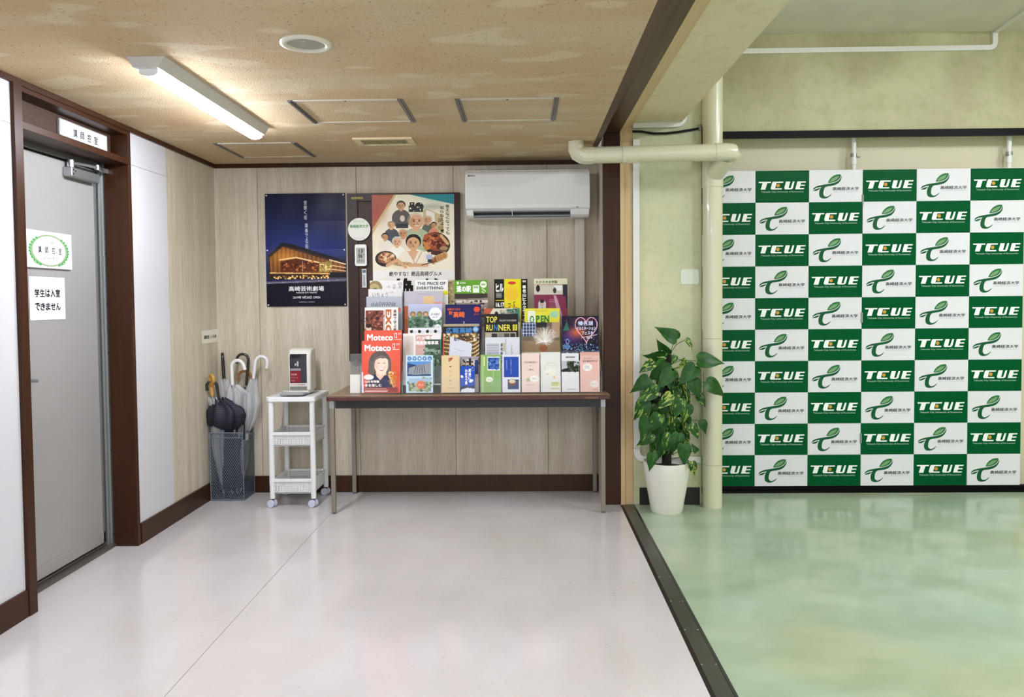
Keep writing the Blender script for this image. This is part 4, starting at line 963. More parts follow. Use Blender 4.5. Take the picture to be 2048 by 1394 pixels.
def p(a): a.poly([(0, 0), (.25, 0), (0, .3)], 'b8583c').poly([(.95, 0), (1, 0), (1, .3), (.6, .02)], '3c7a68').ell(.34, .1, .05, .04, '2a2420').speck(.45, .03, .9, .15, ['3c3430', 'b0a898', '6a8a7c'], 20, .03, 2).lines(.45, .05, .8, 3, .03, '3c3430')
brochure('flyer', 'cream flyer with red and green corners behind the black booklet', 'flyer', -.267, -.026, 1.322, 5.09, p, 'dcd6c2')
def p(a):
    a.im[:] = a.c('201c1a'); a.text('TOP', .06, .05, .38, .17, 'e8dc50', .02).text('RU', .06, .21, .25, .33, 'e8dc50', .02).text('N', .28, .21, .40, .33, '3c78b0', .03).text('NER', .42, .21, .78, .33, 'e8dc50', .02).text('III', .84, .21, .97, .33, 'e8dc50', .04).text('FOLLOW YOUR DREAMS', .45, .11, .95, .15, 'b8b4ac', .01)
    a.rect(.02, .36, .94, .98, 'a39a8a'); grid_cells(a, .03, .38, .93, .97, 5, 5, ['4a4440', '6c645c', '8c8478', '2c2826', 'b8b0a0'], 5)
brochure('booklet', 'black booklet with large yellow capitals over a collage of photos', 'booklet', -.265, -.039, 1.286, 5.04, p, '201c1a')
def p(a):
    a.rect(.03, .12, .40, .95, 'b9bcc6').vtext('高崎映画祭', .45, .11, .51, .52, '3c4048', .02).rect(.53, .11, .56, .28, 'b0a060').line([(.60, .03), (.60, .97)], .008, '5c6068').vtext('シネマテーク', .74, .12, .80, .60, '5a5e68')
    for k in range(14): a.rect(.05, .15+k*.05, .38, .16+k*.05, '9a9eaa')
brochure('booklet', 'pale grey-white booklet with vertical text columns', 'booklet', -.257, -.030, 1.133, 4.98, p, 'd3d5dc')
def p(a):
    a.im[:] = a.c('86ac66'); a.rect(0, 0, .14, 1, '9cbc7c').rect(.14, .04, .19, .3, 'e8e4b0').rect(.32, .06, .93, .42, 'e4e8e4').rect(.36, .08, .89, .39, '20408c').speck(.38, .1, .87, .37, ['3c68b8', '6a90d0', '182c64'], 30, .07, 4).line([(.62, .46), (.62, .6)], .02, 'b8d098').ell(.42, .66, .18, .07, 'e0e6d4').text('相談窓口', .32, .645, .52, .67, 'b87060')
brochure('brochure', 'slim green brochure with a blue square picture', 'brochure', -.284, -.151, 1.022, 4.93, p, '86ac66')
def p(a):
    a.rect(.10, .06, .92, .60, '2448a8').text('大学案内 CAMPUS', .45, .12, .52, .52, 'a8bce0', .01, -90).text('高崎経済', .22, .14, .28, .4, 'a8bce0', .01, -90).rect(.3, .66, .92, .92, '24386c').ell(.55, .74, .22, .09, '7a3c28').ell(.55, .71, .18, .05, 'd8c8a8')
brochure('brochure', 'slim white brochure with a tall royal-blue panel', 'brochure', -.144, -.026, 1.021, 4.93, p, 'dadde4')
# column 5
def p(a):
    a.rect(0, 0, 1, .12, 'd8d4b8').text('たかさき文学館', .06, .04, .70, .10, '4c6a40', .03).rect(0, .13, 1, .32, 'c8c0b0').rect(.6, .14, .85, .24, 'dfe0dc').ell(.12, .20, .06, .07, '23201e').ell(.62, .24, .05, .06, '3c3430').rect(.86, .12, 1, .6, '2c2a30')
    a.poly([(.02, .34), (.94, .36), (1, 1), (0, 1)], '7c2c48').ell(.24, .54, .12, .12, 'c8c8cc').ell(.24, .50, .065, .065, 'c8a890').ell(.24, .455, .07, .035, '1c1a1c').poly([(.14, .66), (.24, .58), (.34, .66)], '20222c')
    a.lines(.45, .42, .75, 6, .03, 'a86a80').poly([(.58, .34), (.66, .34), (.96, 1), (.80, 1)], 'd0a8b8', .8).ell(.6, .86, .3, .16, 'b090a0').text('大河', .55, .80, .66, .84, '8c3c58')
brochure('flyer', 'maroon flyer with an oval portrait of a man in a suit', 'flyer', .070, .297, 1.522, 5.16, p, '7c2c48')
def p(a):
    a.im[:] = a.c('dcd63c'); a.rect(.10, .05, .30, .42, 'e4ead8').ell(.21, .22, .06, .075, '2c8c4c').text('P', .33, .14, .43, .28, '247a40', .04).text('EN', .46, .14, .70, .28, '247a40', .04).ell(.85, .12, .13, .07, '9cc8a0').text('キャンパス', .30, .03, .66, .07, 'c8703c').rect(.1, .43, .32, .45, '247a40').ell(.7, .36, .15, .05, 'b0d080')
    a.ell(.21, .22, .032, .045, 'dfe8d4')
brochure('flyer', 'yellow flyer with green OPEN lettering in the fifth stack', 'flyer', .004, .240, 1.320, 5.08, p, 'dcd63c')
def p(a):
    a.rect(0, 0, 1, .58, '6a5c4c').rect(0, 0, .36, .27, '2c3c64')
    for k in range(5): a.line([(.03+k*.08, 0), (.03+k*.08, .27)], .012, 'c8ccd8').line([(0, .03+k*.06), (.36, .03+k*.06)], .010, 'c8ccd8')
    a.rect(.36, 0, .66, .1, '1c1a1c').rect(.8, .0, 1, .3, 'a88c74').rect(0, .36, 1, .58, '8c7458').ell(.56, .50, .11, .07, '8c5030')
    a.glow(.58, .27, .22, .13, 'e6e0d4', .8); g = random.Random(3)
    for k in range(70):
        an = g.uniform(-PI, PI); r = g.uniform(.6, 1); a.line([(.58, .38), (.58+.36*r*math.cos(an), .26+.20*r*math.sin(an))], .008, 'f0ece4', .8)
    a.rect(0, .60, 1, 1, 'c8bfae').text('高崎観光協会', .1, .64, .6, .69, '5c5044', .01).text('榛名', .48, .71, .66, .79, '6a5a48', .01).text('染色', .70, .71, .9, .79, '6a5a48', .01).speck(.05, .7, .45, .95, ['b0a490', 'a8988a'], 20, .04, 2)
brochure('booklet', 'booklet with a white feathery bouquet in a terracotta pot', 'booklet', -.010, .235, 1.228, 5.02, p, 'c8bfae')
def p(a):
    a.text('学生相談窓口', .14, .21, .84, .26, 'b08474', .01).text('の', .44, .30, .52, .34, 'b08474').text('ご案内', .32, .40, .66, .45, 'b08474', .01).poly([(.25, .66), (.5, .62), (.6, .7), (.3, .73)], 'a8b48c').ell(.72, .66, .28, .08, 'ece8e4').text('気軽に', .60, .64, .82, .67, 'b08c80').text('高崎経済大学', .25, .80, .68, .83, 'a88c80')
brochure('brochure', 'slim pale pink brochure with salmon text in the fifth stack', 'brochure', -.018, .099, 1.030, 4.93, p, 'e6d0c8')
def p(a):
    for k in range(14):
        an = PI+k*PI/13; a.ell(.52+.32*math.cos(an), .40+.14*math.sin(an), .018, .01, 'c8b870')
    a.ell(.5, .5, .25, .1, 'e8e6dc').text('ゆ', .3, .52, .42, .58, 'c88a70').ring(.5, .56, .05, .03, '8ab0a0').poly([(.6, .66), (.68, .58), (.76, .66)], 'd8b87c').rect(.52, .74, .96, .86, 'd8dc98').lines(.54, .76, .94, 3, .03, '8a9460').rect(.52, .9, .96, .93, 'c8b870')
brochure('brochure', 'slim white brochure with a dotted golden arc', 'brochure', .106, .236, 1.035, 4.93, p, 'dfdfdb')
# column 6
def p(a):
    a.im[:] = a.c('181224'); a.glow(.25, .4, .3, .15, '4c2c80', .9).glow(.42, .32, .22, .10, 'd8682c', .9).glow(.6, .1, .3, .08, '6c2030', .7).poly([(.02, .30), (.14, .10), (.20, .28)], '2c6a5c')
    pts = [(.66+.30*math.sin(t)**3*1.0, .24-.022*(13*math.cos(t)-5*math.cos(2*t)-2*math.cos(3*t)-math.cos(4*t))*.8) for t in [k*2*PI/30 for k in range(31)]]
    a.line(pts, .022, 'e08cb0').line(pts, .010, 'f8d8e8')
    a.text('榛名湖', .44, .10, .84, .19, 'ccd8f4', .03).text('イルミネーション', .40, .21, .92, .28, 'dfe6fa', .03).text('フェスタ', .54, .30, .84, .37, 'dfe6fa', .03).text('2019', .66, .41, .82, .45, 'f0e8f4', .02).line([(.52, .43), (.95, .37)], .012, 'f0d8d8')
    a.speck(.02, .55, .98, .74, ['4c90e0', '90c0f4', '2c58a8', 'c0dcf8'], 130, .012, 12).speck(0, .05, 1, .55, ['b07ae0', 'e09050', '5c8ad8', '3c9a70'], 90, .007, 14)
    a.ell(.12, .60, .10, .05, '6aa8e8', .7).ring(.15, .50, .05, .05, '8cc0f4', .6).rect(0, .78, 1, 1, '0e0c14').ell(.42, .93, .14, .06, 'e4e4e4').text('12月開催', .5, .9, .9, .94, 'c8c8d0', .02)
brochure('flyer', 'dark illumination flyer with a glowing pink heart outline, far right', 'flyer', .253, .499, 1.268, 5.06, p, '181224')
def p(a):
    a.text('高崎市美術館', .25, .08, .76, .125, '33353a', .01).rect(0, .20, 1, .48, 'b8bcc0').poly([(.3, .22), (.72, .2), (.72, .34), (1, .30), (1, .48), (0, .48), (0, .42), (.34, .38)], '23281f').speck(.3, .22, 1, .48, ['3a4434', '15180f', '55604a'], 40, .05, 5).text('高崎市役所', .3, .92, .82, .945, '6a6c70')
brochure('brochure', 'slim white brochure with a dark tree photo across the top', 'brochure', .243, .356, 1.028, 4.93, p, 'dfe0e4')
def p(a):
    a.rect(0, 0, 1, .09, 'd8a89c').text('マイナンバー', .20, .14, .62, .18, '6a4c48', .01).text('はじめるガイド', .14, .20, .90, .25, '5a3c38', .02).ell(.38, .38, .24, .10, 'efe6e2').lines(.22, .34, .54, 3, .03, '9aa8b0', .3)
    a.ell(.72, .80, .22, .09, 'e8ded8').text('詳しくは', .58, .78, .86, .82, '9a7a74').text('市役所', .6, .93, .9, .96, '9a7a74')
brochure('brochure', 'slim pink brochure with a white speech bubble, front right end', 'brochure', .364, .490, 1.034, 4.93, p, 'e2b8ae')

# clear racks
CLR = m_clear(); CLRE = m_clear('acrylic_edge', (.86, .88, .9, 1), .1, .25, (.75, .78, .8, 1))
def rack(x0, x1, label, tiers, top):
    t = thing('brochure_rack', label, 'brochure rack', ((x0+x1)/2, 5.1, tz), 'clear stepped racks holding the brochures')
    tn = math.tan(LEAN)
    for x in (x0, x1):
        MB().prism([(4.945, tz), (5.26, tz), (5.26, top), (5.20, top), (4.955, .90)], x-.0012, x+.0012, 'X').build('side_panel', CLR, t)
        q = MB(); pts = [(4.945, tz), (4.955, .90), (5.20, top)]
        for (a, b) in zip(pts, pts[1:]): q.tube([(x, a[0], a[1]), (x, b[0], b[1])], .0018, 5)
        q.build('panel_edge', CLRE, t)
    for (Y, z0, z1) in tiers:
        MB().prism([(Y, z0), (Y+.002, z0), (Y+.002+(z1-z0)*tn, z1), (Y+(z1-z0)*tn, z1)], x0+.002, x1-.002, 'X').build('pocket_front', CLR, t)
        MB().box(x0+.002, x1-.002, Y, Y+.04, z0-.003, z0).build('pocket_floor', CLR, t)
    MB().box(x0, x1, 5.262, 5.265, tz, top).build('back_plate', CLR, t)
T5 = [(4.922, .774, .87), (4.972, .86, .95), (5.022, .95, 1.04), (5.072, 1.03, 1.12), (5.122, 1.1, 1.2)]
rack(-1.072, -.804, 'clear stepped rack holding the red magazines, leftmost', T5, 1.30)
rack(-.800, -.549, 'clear stepped rack holding the forest and dam booklets, second from left', T5, 1.26)
rack(-.546, -.289, 'clear stepped rack behind the spiral notebook', T5, 1.26)
rack(-.286, -.024, 'clear stepped rack holding the black booklet with yellow capitals', T5, 1.24)
rack(-.020, .240, 'clear stepped rack holding the bouquet booklet', T5, 1.24)
rack(.243, .503, 'clear stepped rack holding the illumination flyer, rightmost', T5[:3], 1.12)
t = thing('card_stand', 'small empty clear acrylic stand with a card at the left end of the table', 'stand', (-1.12, 5.03, tz))
MB().prism([(5.0, tz), (5.003, tz), (5.025, tz+.26), (5.022, tz+.26)], -1.155, -1.078, 'X').box(-1.155, -1.078, 4.97, 5.08, tz, tz+.003).build('clear_holder', m_clear('smoky_acrylic', (.82, .82, .83, 1), .1, .12, (.5, .5, .5, 1)), t)
MB().prism([(4.975, tz+.003), (4.977, tz+.003), (4.99, tz+.125), (4.988, tz+.125)], -1.15, -1.083, 'X').build('card', PAGE, t)
o = MB().lathe([(.022, 0), (.022, .001)], (0, 0, 0), 20).build('round_mark', inkm('6e6e6c'), t, local=True)
o.rotation_euler = (PI/2, 0, 0); o.location = (.005, -.014, .20)

# ================================================================== TROLLEY
CW = mat('trolley_white_plastic', 'dcdddd', .4)
ct = thing('storage_trolley', 'white three-tier plastic trolley with perforated baskets and casters', 'trolley', (-1.555, 5.22, 0))
cx0, cx1, cy0, cy1 = -1.727, -1.397, 5.02, 5.395
q = MB().prism(rrect(cx0, cx1, cy0, cy1, .025), .712, .738, 'Z')
q.build('top_tray', CW, ct, bevel=.004)
rim = MB()
for (a, b, c, d_) in ((cx0, cx1, cy0, cy0+.014), (cx0, cx1, cy1-.014, cy1), (cx0, cx0+.014, cy0+.014, cy1-.014), (cx1-.014, cx1, cy0+.014, cy1-.014)): rim.box(a+.002, b-.002, c+.002, d_-.002, .737, .745)
rim.build('tray_rim', CW, ct, bevel=.003)
for x in (cx0+.026, cx1-.026):
    for y in (cy0+.026, cy1-.03):
        lg = MB().tube([(x, y, .058), (x, y, .16)], .0175, 18).tube([(x, y, .15), (x, y, .45)], .019, 18).tube([(x, y, .44), (x, y, .715)], .0185, 18).build('leg', CW, ct, smooth=True)
        cs_ = MB().tube([(x, y, .04), (x, y, .06)], .008, 8).build('caster', mat('caster_stem', '2a2a2c', .5), lg)
        MB2 = MB().tube([(x-.010, y-.026, .025), (x-.006, y-.008, .025)], .025, 24).tube([(x-.001, y+.004, .025), (x+.004, y+.022, .025)], .025, 24)
        MB2.build('wheel', mat('lavender_wheel', 'c3c4d8', .35), lg, smooth=True, bevel=.002)
def basket(zt, zb):
    bk = MB()
    x0, x1, y0, y1 = cx0+.030, cx1-.030, cy0+.02, cy1-.02
    bk.box(cx0+.03, cx1-.03, cy0+.010, cy0+.026, zt-.012, zt+.010).box(cx0+.03, cx1-.03, cy1-.035, cy1-.022, zt-.010, zt+.004)
    bk.box(cx0+.02, cx0+.030, cy0+.03, cy1-.03, zt-.010, zt+.004).box(cx1-.030, cx1-.02, cy0+.03, cy1-.03, zt-.010, zt+.004)
    b = bk.build('basket', CW, ct, bevel=.003)
    def lattice(y, sl, x0, x1, z0, z1, nx, nz):
        m = MB(); dx = (x1-x0)/nx; dz = (z1-z0)/nz; t = .42
        for i in range(nx+1): m.box(x0+i*dx-dx*t/2, x0+i*dx+dx*t/2, y, y+.003, z0-dz*t/2, z1+dz*t/2)
        for j in range(nz+1): m.box(x0-dx*t/2, x1+dx*t/2, y+.0004, y+.0026, z0+j*dz-dz*t/2, z0+j*dz+dz*t/2)
        return m
    m = lattice(cy0+.016, 0, x0+.012, x1-.012, zb+.012, zt-.016, 23, 6); o = m.build('perforated_front', CW, b); o['kind'] = 'stuff'
    m = lattice(cy1-.03, 0, x0+.012, x1-.012, zb+.012, zt-.012, 23, 6); o = m.build('perforated_back', CW, b); o['kind'] = 'stuff'
    for x in (x0+.001, x1-.005):
        for k in range(5):
            z = zb+.010+k*.016
            MB().box(x, x+.004, y0, y1-.01, z, z+.0115).build('side_slat', CW, b)
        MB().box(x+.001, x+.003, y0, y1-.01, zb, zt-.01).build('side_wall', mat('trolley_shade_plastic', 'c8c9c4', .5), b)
    m = lattice(0, 0, x0, x1, cy0+.02, cy1-.03, 18, 20)
    m.v = [(v[0], v[2], v[1]+zb) for v in m.v]; m.f = [f[::-1] for f in m.f]; o = m.build('basket_floor', CW, b); o['kind'] = 'stuff'
basket(.497, .412); basket(.182, .092)

# ================================================================== SANITISER DISPENSER
ds = thing('hand_sanitizer_dispenser', 'white dispenser with a dark window and red refill, on the trolley', 'dispenser', (-1.545, 5.25, .745))
dz = .745
DW = mat('dispenser_ivory', 'd9d8d0', .3, coat=.2)
def side_prof(y0, y1, z1, r=.06):
    return [(y1, dz+.02), (y0, dz+.02), (y0, z1-r)]+[(y0+r-r*math.cos(a), z1-r+r*math.sin(a)) for a in (.3, .6, .9, 1.2, 1.5708)]+[(y1-.02, z1), (y1, z1-.02)]
MB().prism(side_prof(5.19, 5.33, 1.055), -1.625, -1.470, 'X').build('housing', DW, ds, smooth=True, bevel=.012)
MB().prism([(5.186, dz+.075), (5.184, .99), (5.192, 1.015), (5.21, 1.035), (5.24, 1.047), (5.25, 1.045), (5.22, 1.02), (5.2, 1.0), (5.2, dz+.075)], -1.612, -1.496, 'X').build('dark_window', mat('smoked_window', '23242c', .12, coat=.6), ds, bevel=.002)
MB().box(-1.608, -1.535, 5.1825, 5.185, dz+.078, dz+.158).build('refill_label', mat('refill_red', '7a1424', .3), ds)
MB().box(-1.608, -1.535, 5.1825, 5.185, dz+.160, dz+.176).build('refill_band', mat('refill_grey', '8a8488', .3), ds)
text_part(ds, [('手指消毒', -.058, -.018, .128, .142, inkm('c89a90'), .02), ('アルコール', -.058, -.012, .108, .118, inkm('c89a90'), .01), ('HAND', -.058, -.03, .088, .096, inkm('c89a90'), .01)], 'lettering', lambda x, z: (x, 5.182-5.25, z))
MB().box(-1.563, -1.550, 5.182, 5.186, dz+.19, dz+.225).box(-1.578, -1.566, 5.182, 5.186, dz+.195, dz+.21).build('pump_nozzle', mat('nozzle_grey', 'a5a5a5', .3), ds, bevel=.002)
MB().box(-1.613, -1.495, 5.182, 5.19, dz+.052, dz+.074).build('front_band', DW, ds, bevel=.001)
text_part(ds, [('PUSH手指消毒器', -.062, .04, .060, .067, inkm('a05a60'), .02)], 'lettering', lambda x, z: (x, 5.1812-5.25, z))
MB().box(-1.612, -1.497, 5.184, 5.20, dz+.030, dz+.052).build('lower_panel', mat('panel_grey_brown', '7d7a72', .4), ds)
MB().prism(rrect(-1.655, -1.49, 5.075, 5.205, .02), dz+.002, dz+.012, 'Z').build('drip_tray', mat('tray_grey', '8f9296', .35), ds, bevel=.003)
MB().prism(rrect(-1.645, -1.50, 5.085, 5.19, .015), dz+.0115, dz+.014, 'Z').build('tray_insert', mat('tray_light', 'a8abb0', .3), ds)
MB().box(-1.625, -1.485, 5.185, 5.33, dz, dz+.022).build('base', DW, ds, bevel=.005)

# ================================================================== UMBRELLA BIN
ub = thing('umbrella_stand', 'square grey wire-mesh bin full of umbrellas in the corner', 'umbrella stand', (-2.075, 5.31, 0))
ux0, ux1, uy0, uy1, uz = -2.185, -1.955, 5.205, 5.415, .475
WIRE = mat('grey_mesh_wire', '727c8a', .45, .3)
q = MB()
def lattice_face(q, o, du, dv, w, h, pw, ph, t=.0009, off=(0, 0, 0)):
    """expanded-metal diamonds as two sets of diagonal wires"""
    o, du, dv = Vector(o), Vector(du), Vector(dv); nrm = du.cross(dv).normalized()*t
    k = h/w*pw/ph; sl = ph/pw
    n = int((w*sl+h)/ph)+2
    for sgn in (1, -1):
        for i in range(-n, n+1):
            c = i*ph + (0 if sgn > 0 else 0)
            # line: v = sgn*sl*u + c
            us = []
            for u in (0, w):
                v = sgn*sl*u+c
                if 0 <= v <= h: us.append((u, v))
            for v in (0, h):
                u = (v-c)/(sgn*sl)
                if 0 < u < w: us.append((u, v))
            if len(us) < 2: continue
            a, b = us[0], us[-1]
            if (a[0]-b[0])**2+(a[1]-b[1])**2 < 1e-6: continue
            A = o+du*a[0]+dv*a[1]; B = o+du*b[0]+dv*b[1]; d_ = (B-A).normalized(); s_ = d_.cross(nrm).normalized()*t
            q.add([A-s_-nrm*.5, A+s_-nrm*.5, B+s_-nrm*.5, B-s_-nrm*.5, A-s_+nrm*.5, A+s_+nrm*.5, B+s_+nrm*.5, B-s_+nrm*.5], [(0, 1, 2, 3), (7, 6, 5, 4), (0, 4, 5, 1), (3, 2, 6, 7)])
W_, D_ = ux1-ux0, uy1-uy0
for nm, args in (('mesh_side', ((ux0, uy0, .01), (1, 0, 0), (0, 0, 1), W_, uz-.01)), ('mesh_side', ((ux1, uy0, .01), (0, 1, 0), (0, 0, 1), D_, uz-.01)),
                 ('mesh_side', ((ux0, uy1, .01), (1, 0, 0), (0, 0, 1), W_, uz-.01)), ('mesh_side', ((ux0, uy0, .01), (0, 1, 0), (0, 0, 1), D_, uz-.01))):
    q = MB(); lattice_face(q, *args, .016, .024, .0012); o = q.build(nm, WIRE, ub); o['kind'] = 'stuff'
for z in (.006, .44, uz):
    MB().tube([(ux0, uy0, z), (ux1, uy0, z), (ux1, uy1, z), (ux0, uy1, z), (ux0, uy0, z)], .004 if z != .44 else .0028, 6).build('rim_wire', WIRE, ub)
for x in (ux0, ux1):
    for y in (uy0, uy1): MB().tube([(x, y, 0), (x, y, uz)], .003, 6).build('corner_wire', WIRE, ub)
MB().box(ux0, ux1, uy0, uy1, .004, .008).build('base_tray', mat('bin_base', '4a4e56', .5, .3), ub)
MB().box(ux1-.002, ux1+.003, uy0+.06, uy0+.10, .41, .455).build('tag', mat('tag_grey', 'b9bcc0', .5), ub)

VINYL = m_clear('clear_vinyl', (.95, .96, .97, 1), .25, .32, (.82, .82, .84, 1))
BLKC = mat('black_umbrella_cloth', '0d0e14', .7)
def m_stripe():
    m = mat('navy_striped_cloth', '0c0e1c', .65); nt, b = nodes(m)
    g = nt.nodes.new('ShaderNodeNewGeometry'); wv = nt.nodes.new('ShaderNodeTexWave'); wv.bands_direction = 'Z'
    wv.inputs['Scale'].default_value = 26; wv.inputs['Distortion'].default_value = 1.2
    nt.links.new(g.outputs['Position'], wv.inputs['Vector'])
    r = ramp(nt, wv.outputs[0], [(.86, '0a0b14'), (.97, '2c3358')]); nt.links.new(r.outputs[0], b.inputs['Base Color']); return m
def umbrella(label, foot, top, hookdir, hr, hcol, canopy, cmat, hl=.11, tip=.03, hrad=.0105, hookang=PI*1.05, rough=.25):
    """foot: shaft tip inside the bin, top: where the hook bend starts, canopy: list of (fraction along shaft, radius, squash)"""
    foot, top = Vector(foot), Vector(top); ax = (top-foot).normalized()
    t = thing('umbrella', label, 'umbrella', tuple(foot), 'umbrellas in the wire bin')
    hd_ = Vector(hookdir); hd_ = (hd_-ax*hd_.dot(ax)).normalized()
    c0 = top-ax*hl
    pts = [c0, top-ax*hl*.5, top]
    C = top+hd_*hr
    for i in range(1, 13):
        an = hookang*i/12; pts.append(C-hd_*hr*math.cos(an)+ax*hr*math.sin(an))
    d_ = (pts[-1]-pts[-2]).normalized(); pts.append(pts[-1]+d_*tip)
    MB().tube([tuple(p_) for p_ in pts], hrad, 12).build('handle', mat('handle_'+hcol, hcol, rough, coat=.4), t, smooth=True)
    MB().tube([tuple(foot), tuple(c0)], .004, 8).build('shaft', mat('umbrella_shaft', 'a9a9ab', .3, .8), t)
    # folded canopy: pleated sleeve round the shaft
    L = (c0-foot).length; a1 = ax.orthogonal().normalized(); a2 = ax.cross(a1)
    a1, a2 = Vector((1, 0, 0)), Vector((0, 1, 0))
    q = MB(); n = 48; rng = random.Random(len(label)); ph = rng.random()*6
    rows = []
    for (fr_, rx, ry, ox_, oy_) in canopy:
        row = []
        for j in range(n):
            an = 2*PI*j/n; pl = 1+.13*math.cos(8*an+ph)+.06*math.sin(3*an+fr_*9)
            edge = .018*math.cos(8*an+ph) if fr_ == canopy[-1][0] else 0
            p_ = foot+ax*(L*fr_+edge)+a1*(rx*pl*math.cos(an)+ox_)+a2*(ry*pl*math.sin(an)+oy_); row.append(p_)
        rows.append(row)
    vs = [p_ for row in rows for p_ in row]
    fs = [(i*n+j, i*n+(j+1) % n, (i+1)*n+(j+1) % n, (i+1)*n+j) for i in range(len(rows)-1) for j in range(n)]
    q.add(vs, fs).build('canopy', cmat, t, smooth='all')
    for j in range(8):      # rib ends round the collar
        an = 2*PI*j/8; k = canopy[-1]
        p0 = foot+ax*(L*k[0]-.02)+a1*(k[1]*.95*math.cos(an)+k[3])+a2*(k[2]*.95*math.sin(an)+k[4])
        MB().tube([tuple(p0), tuple(p0+ax*.028)], .0028, 5).build('rib_tip', mat('rib_tip_'+('w' if cmat is VINYL else 'k'), 'd0d0d2' if cmat is VINYL else '8c8c90', .35, .5), t)
    return t
cn = lambda *r: [(.05, .008, .008, 0, 0)]+list(r)
umbrella('black-handled clear umbrella standing tallest in the back corner of the bin', (-2.11, 5.37, .02), (-2.150, 5.375, .985), (.35, -.9, 0), .028, '131316',
         cn((.5, .03, .03, 0, 0), (.85, .05, .035, .01, 0), (.98, .030, .025, 0, 0)), VINYL, .15, .015, .0115)
umbrella('glossy black crook umbrella leaning right behind the white one', (-2.06, 5.35, .02), (-1.968, 5.38, .965), (-1, -.1, 0), .040, '17120f',
         cn((.2, .04, .035, 0, 0), (.5, .055, .045, 0, 0), (.8, .035, .035, 0, 0), (.97, .022, .022, 0, 0)), BLKC, .18, .025, .0095)
umbrella('brown wooden crook umbrella low behind the white ones', (-2.04, 5.385, .02), (-1.955, 5.39, .835), (-1, -.05, 0), .046, '8a5a24',
         cn((.5, .03, .03, 0, 0), (.8, .03, .03, 0, 0), (.97, .02, .02, 0, 0)), BLKC, .10, .02, .009)
umbrella('white-handled umbrella with loose clear vinyl in the middle of the bin', (-2.05, 5.33, .02), (-2.062, 5.31, .925), (1, -.05, 0), .044, 'dcdcdc',
         cn((.5, .04, .04, 0, 0), (.78, .085, .06, .03, 0), (.92, .075, .05, .035, 0), (.99, .028, .022, .01, 0)), VINYL, .13, .03, .0125, PI*.95)
umbrella('white-handled umbrella leaning to the right, hook pointing right', (-2.03, 5.34, .02), (-1.900, 5.33, .958), (1, 0, .0), .043, 'd9d9dc',
         cn((.3, .03, .03, 0, 0), (.54, .022, .03, -.008, 0), (.66, .045, .045, .01, 0), (.78, .052, .045, .01, 0), (.9, .04, .035, 0, 0), (.985, .022, .022, 0, 0)), VINYL, .12, .03, .0115)
umbrella('tan twisted-handle umbrella at the left of the bin', (-2.12, 5.27, .02), (-2.180, 5.225, .85), (.6, -.6, .3), .026, 'b68a3e',
         cn((.5, .04, .035, 0, 0), (.8, .05, .05, .02, .02), (.97, .03, .025, 0, 0)), VINYL, .12, .05, .0125, PI*1.35)
um = umbrella('black-handled umbrella with loose navy striped cloth at the front of the bin', (-2.07, 5.30, .02), (-2.138, 5.235, .80), (-1, -.25, 0), .034, '141416',
         cn((.08, .08, .075, 0, .01), (.3, .072, .055, 0, .02), (.60, .062, .038, .025, .03), (.68, .066, .040, .025, .03), (.745, .118, .08, .02, .0), (.82, .128, .09, .035, .005), (.90, .12, .08, .04, 0), (.95, .085, .06, .03, 0), (1.0, .04, .03, .0, 0)), m_stripe(), .10, .02, .010)
MB().tube([(-1.965, 5.22, .60), (-1.945, 5.20, .575), (-1.938, 5.198, .53), (-1.942, 5.198, .47), (-1.945, 5.198, .43)], .006, 6).build('strap', BLKC, um, smooth=True)

# ================================================================== POTTED PLANT
pl = thing('potted_plant', 'climbing variegated plant on a dark pole in a tall white pot', 'plant', (.917, 4.905, 0))
pc = (.917, 4.905, 0)
MB().lathe([(.0, .0), (.098, .0), (.104, .012), (.116, .09), (.134, .19), (.146, .27), (.150, .32), (.149, .328), (.142, .328), (.139, .30), (.13, .285)], pc, 48, caps=False).build('pot', mat('glossy_white_pot', 'dcdad0', .25, coat=.3), pl, smooth=True)
MB().lathe([(.0, .286), (.133, .284)], pc, 32, caps=False).build('soil', mat('dark_soil', '2a2018', .95, bump=1, bscale=60), pl)
MB().tube([(pc[0], pc[1], .28), (pc[0]+.002, pc[1], 1.02)], .031, 14).build('moss_pole', mat('dark_moss_pole', '1b1712', .95, bump=1, bscale=90), pl, smooth=True)
def m_leaf(name, seed, yel):
    m = mat(name, '1f4d1c', .42, spec=.35); nt, b = nodes(m)
    tc = nt.nodes.new('ShaderNodeTexCoord'); mp = nt.nodes.new('ShaderNodeMapping'); mp.inputs['Location'].default_value = (seed, seed*2, 0); mp.inputs['Scale'].default_value = (1.2, 3.2, 1)
    nt.links.new(tc.outputs['Object'], mp.inputs['Vector'])
    oi = nt.nodes.new('ShaderNodeObjectInfo'); ad = nt.nodes.new('ShaderNodeVectorMath'); ad.operation = 'ADD'
    sc_ = nt.nodes.new('ShaderNodeVectorMath'); sc_.operation = 'SCALE'; sc_.inputs['Scale'].default_value = 20
    cmb = nt.nodes.new('ShaderNodeCombineXYZ'); nt.links.new(oi.outputs['Random'], cmb.inputs[0]); nt.links.new(cmb.outputs[0], sc_.inputs[0])
    nt.links.new(mp.outputs[0], ad.inputs[0]); nt.links.new(sc_.outputs[0], ad.inputs[1])
    n = nt.nodes.new('ShaderNodeTexNoise'); n.inputs['Scale'].default_value = 2.2; n.inputs['Detail'].default_value = 4; n.inputs['Distortion'].default_value = .8
    nt.links.new(ad.outputs[0], n.inputs['Vector'])
    r = ramp(nt, n.outputs[0], [(.3, '12380f'), (.52, '1f4f17'), (yel, '32641c'), (yel+.05, '9aa850')])
    nt.links.new(r.outputs[0], b.inputs['Base Color']); return m
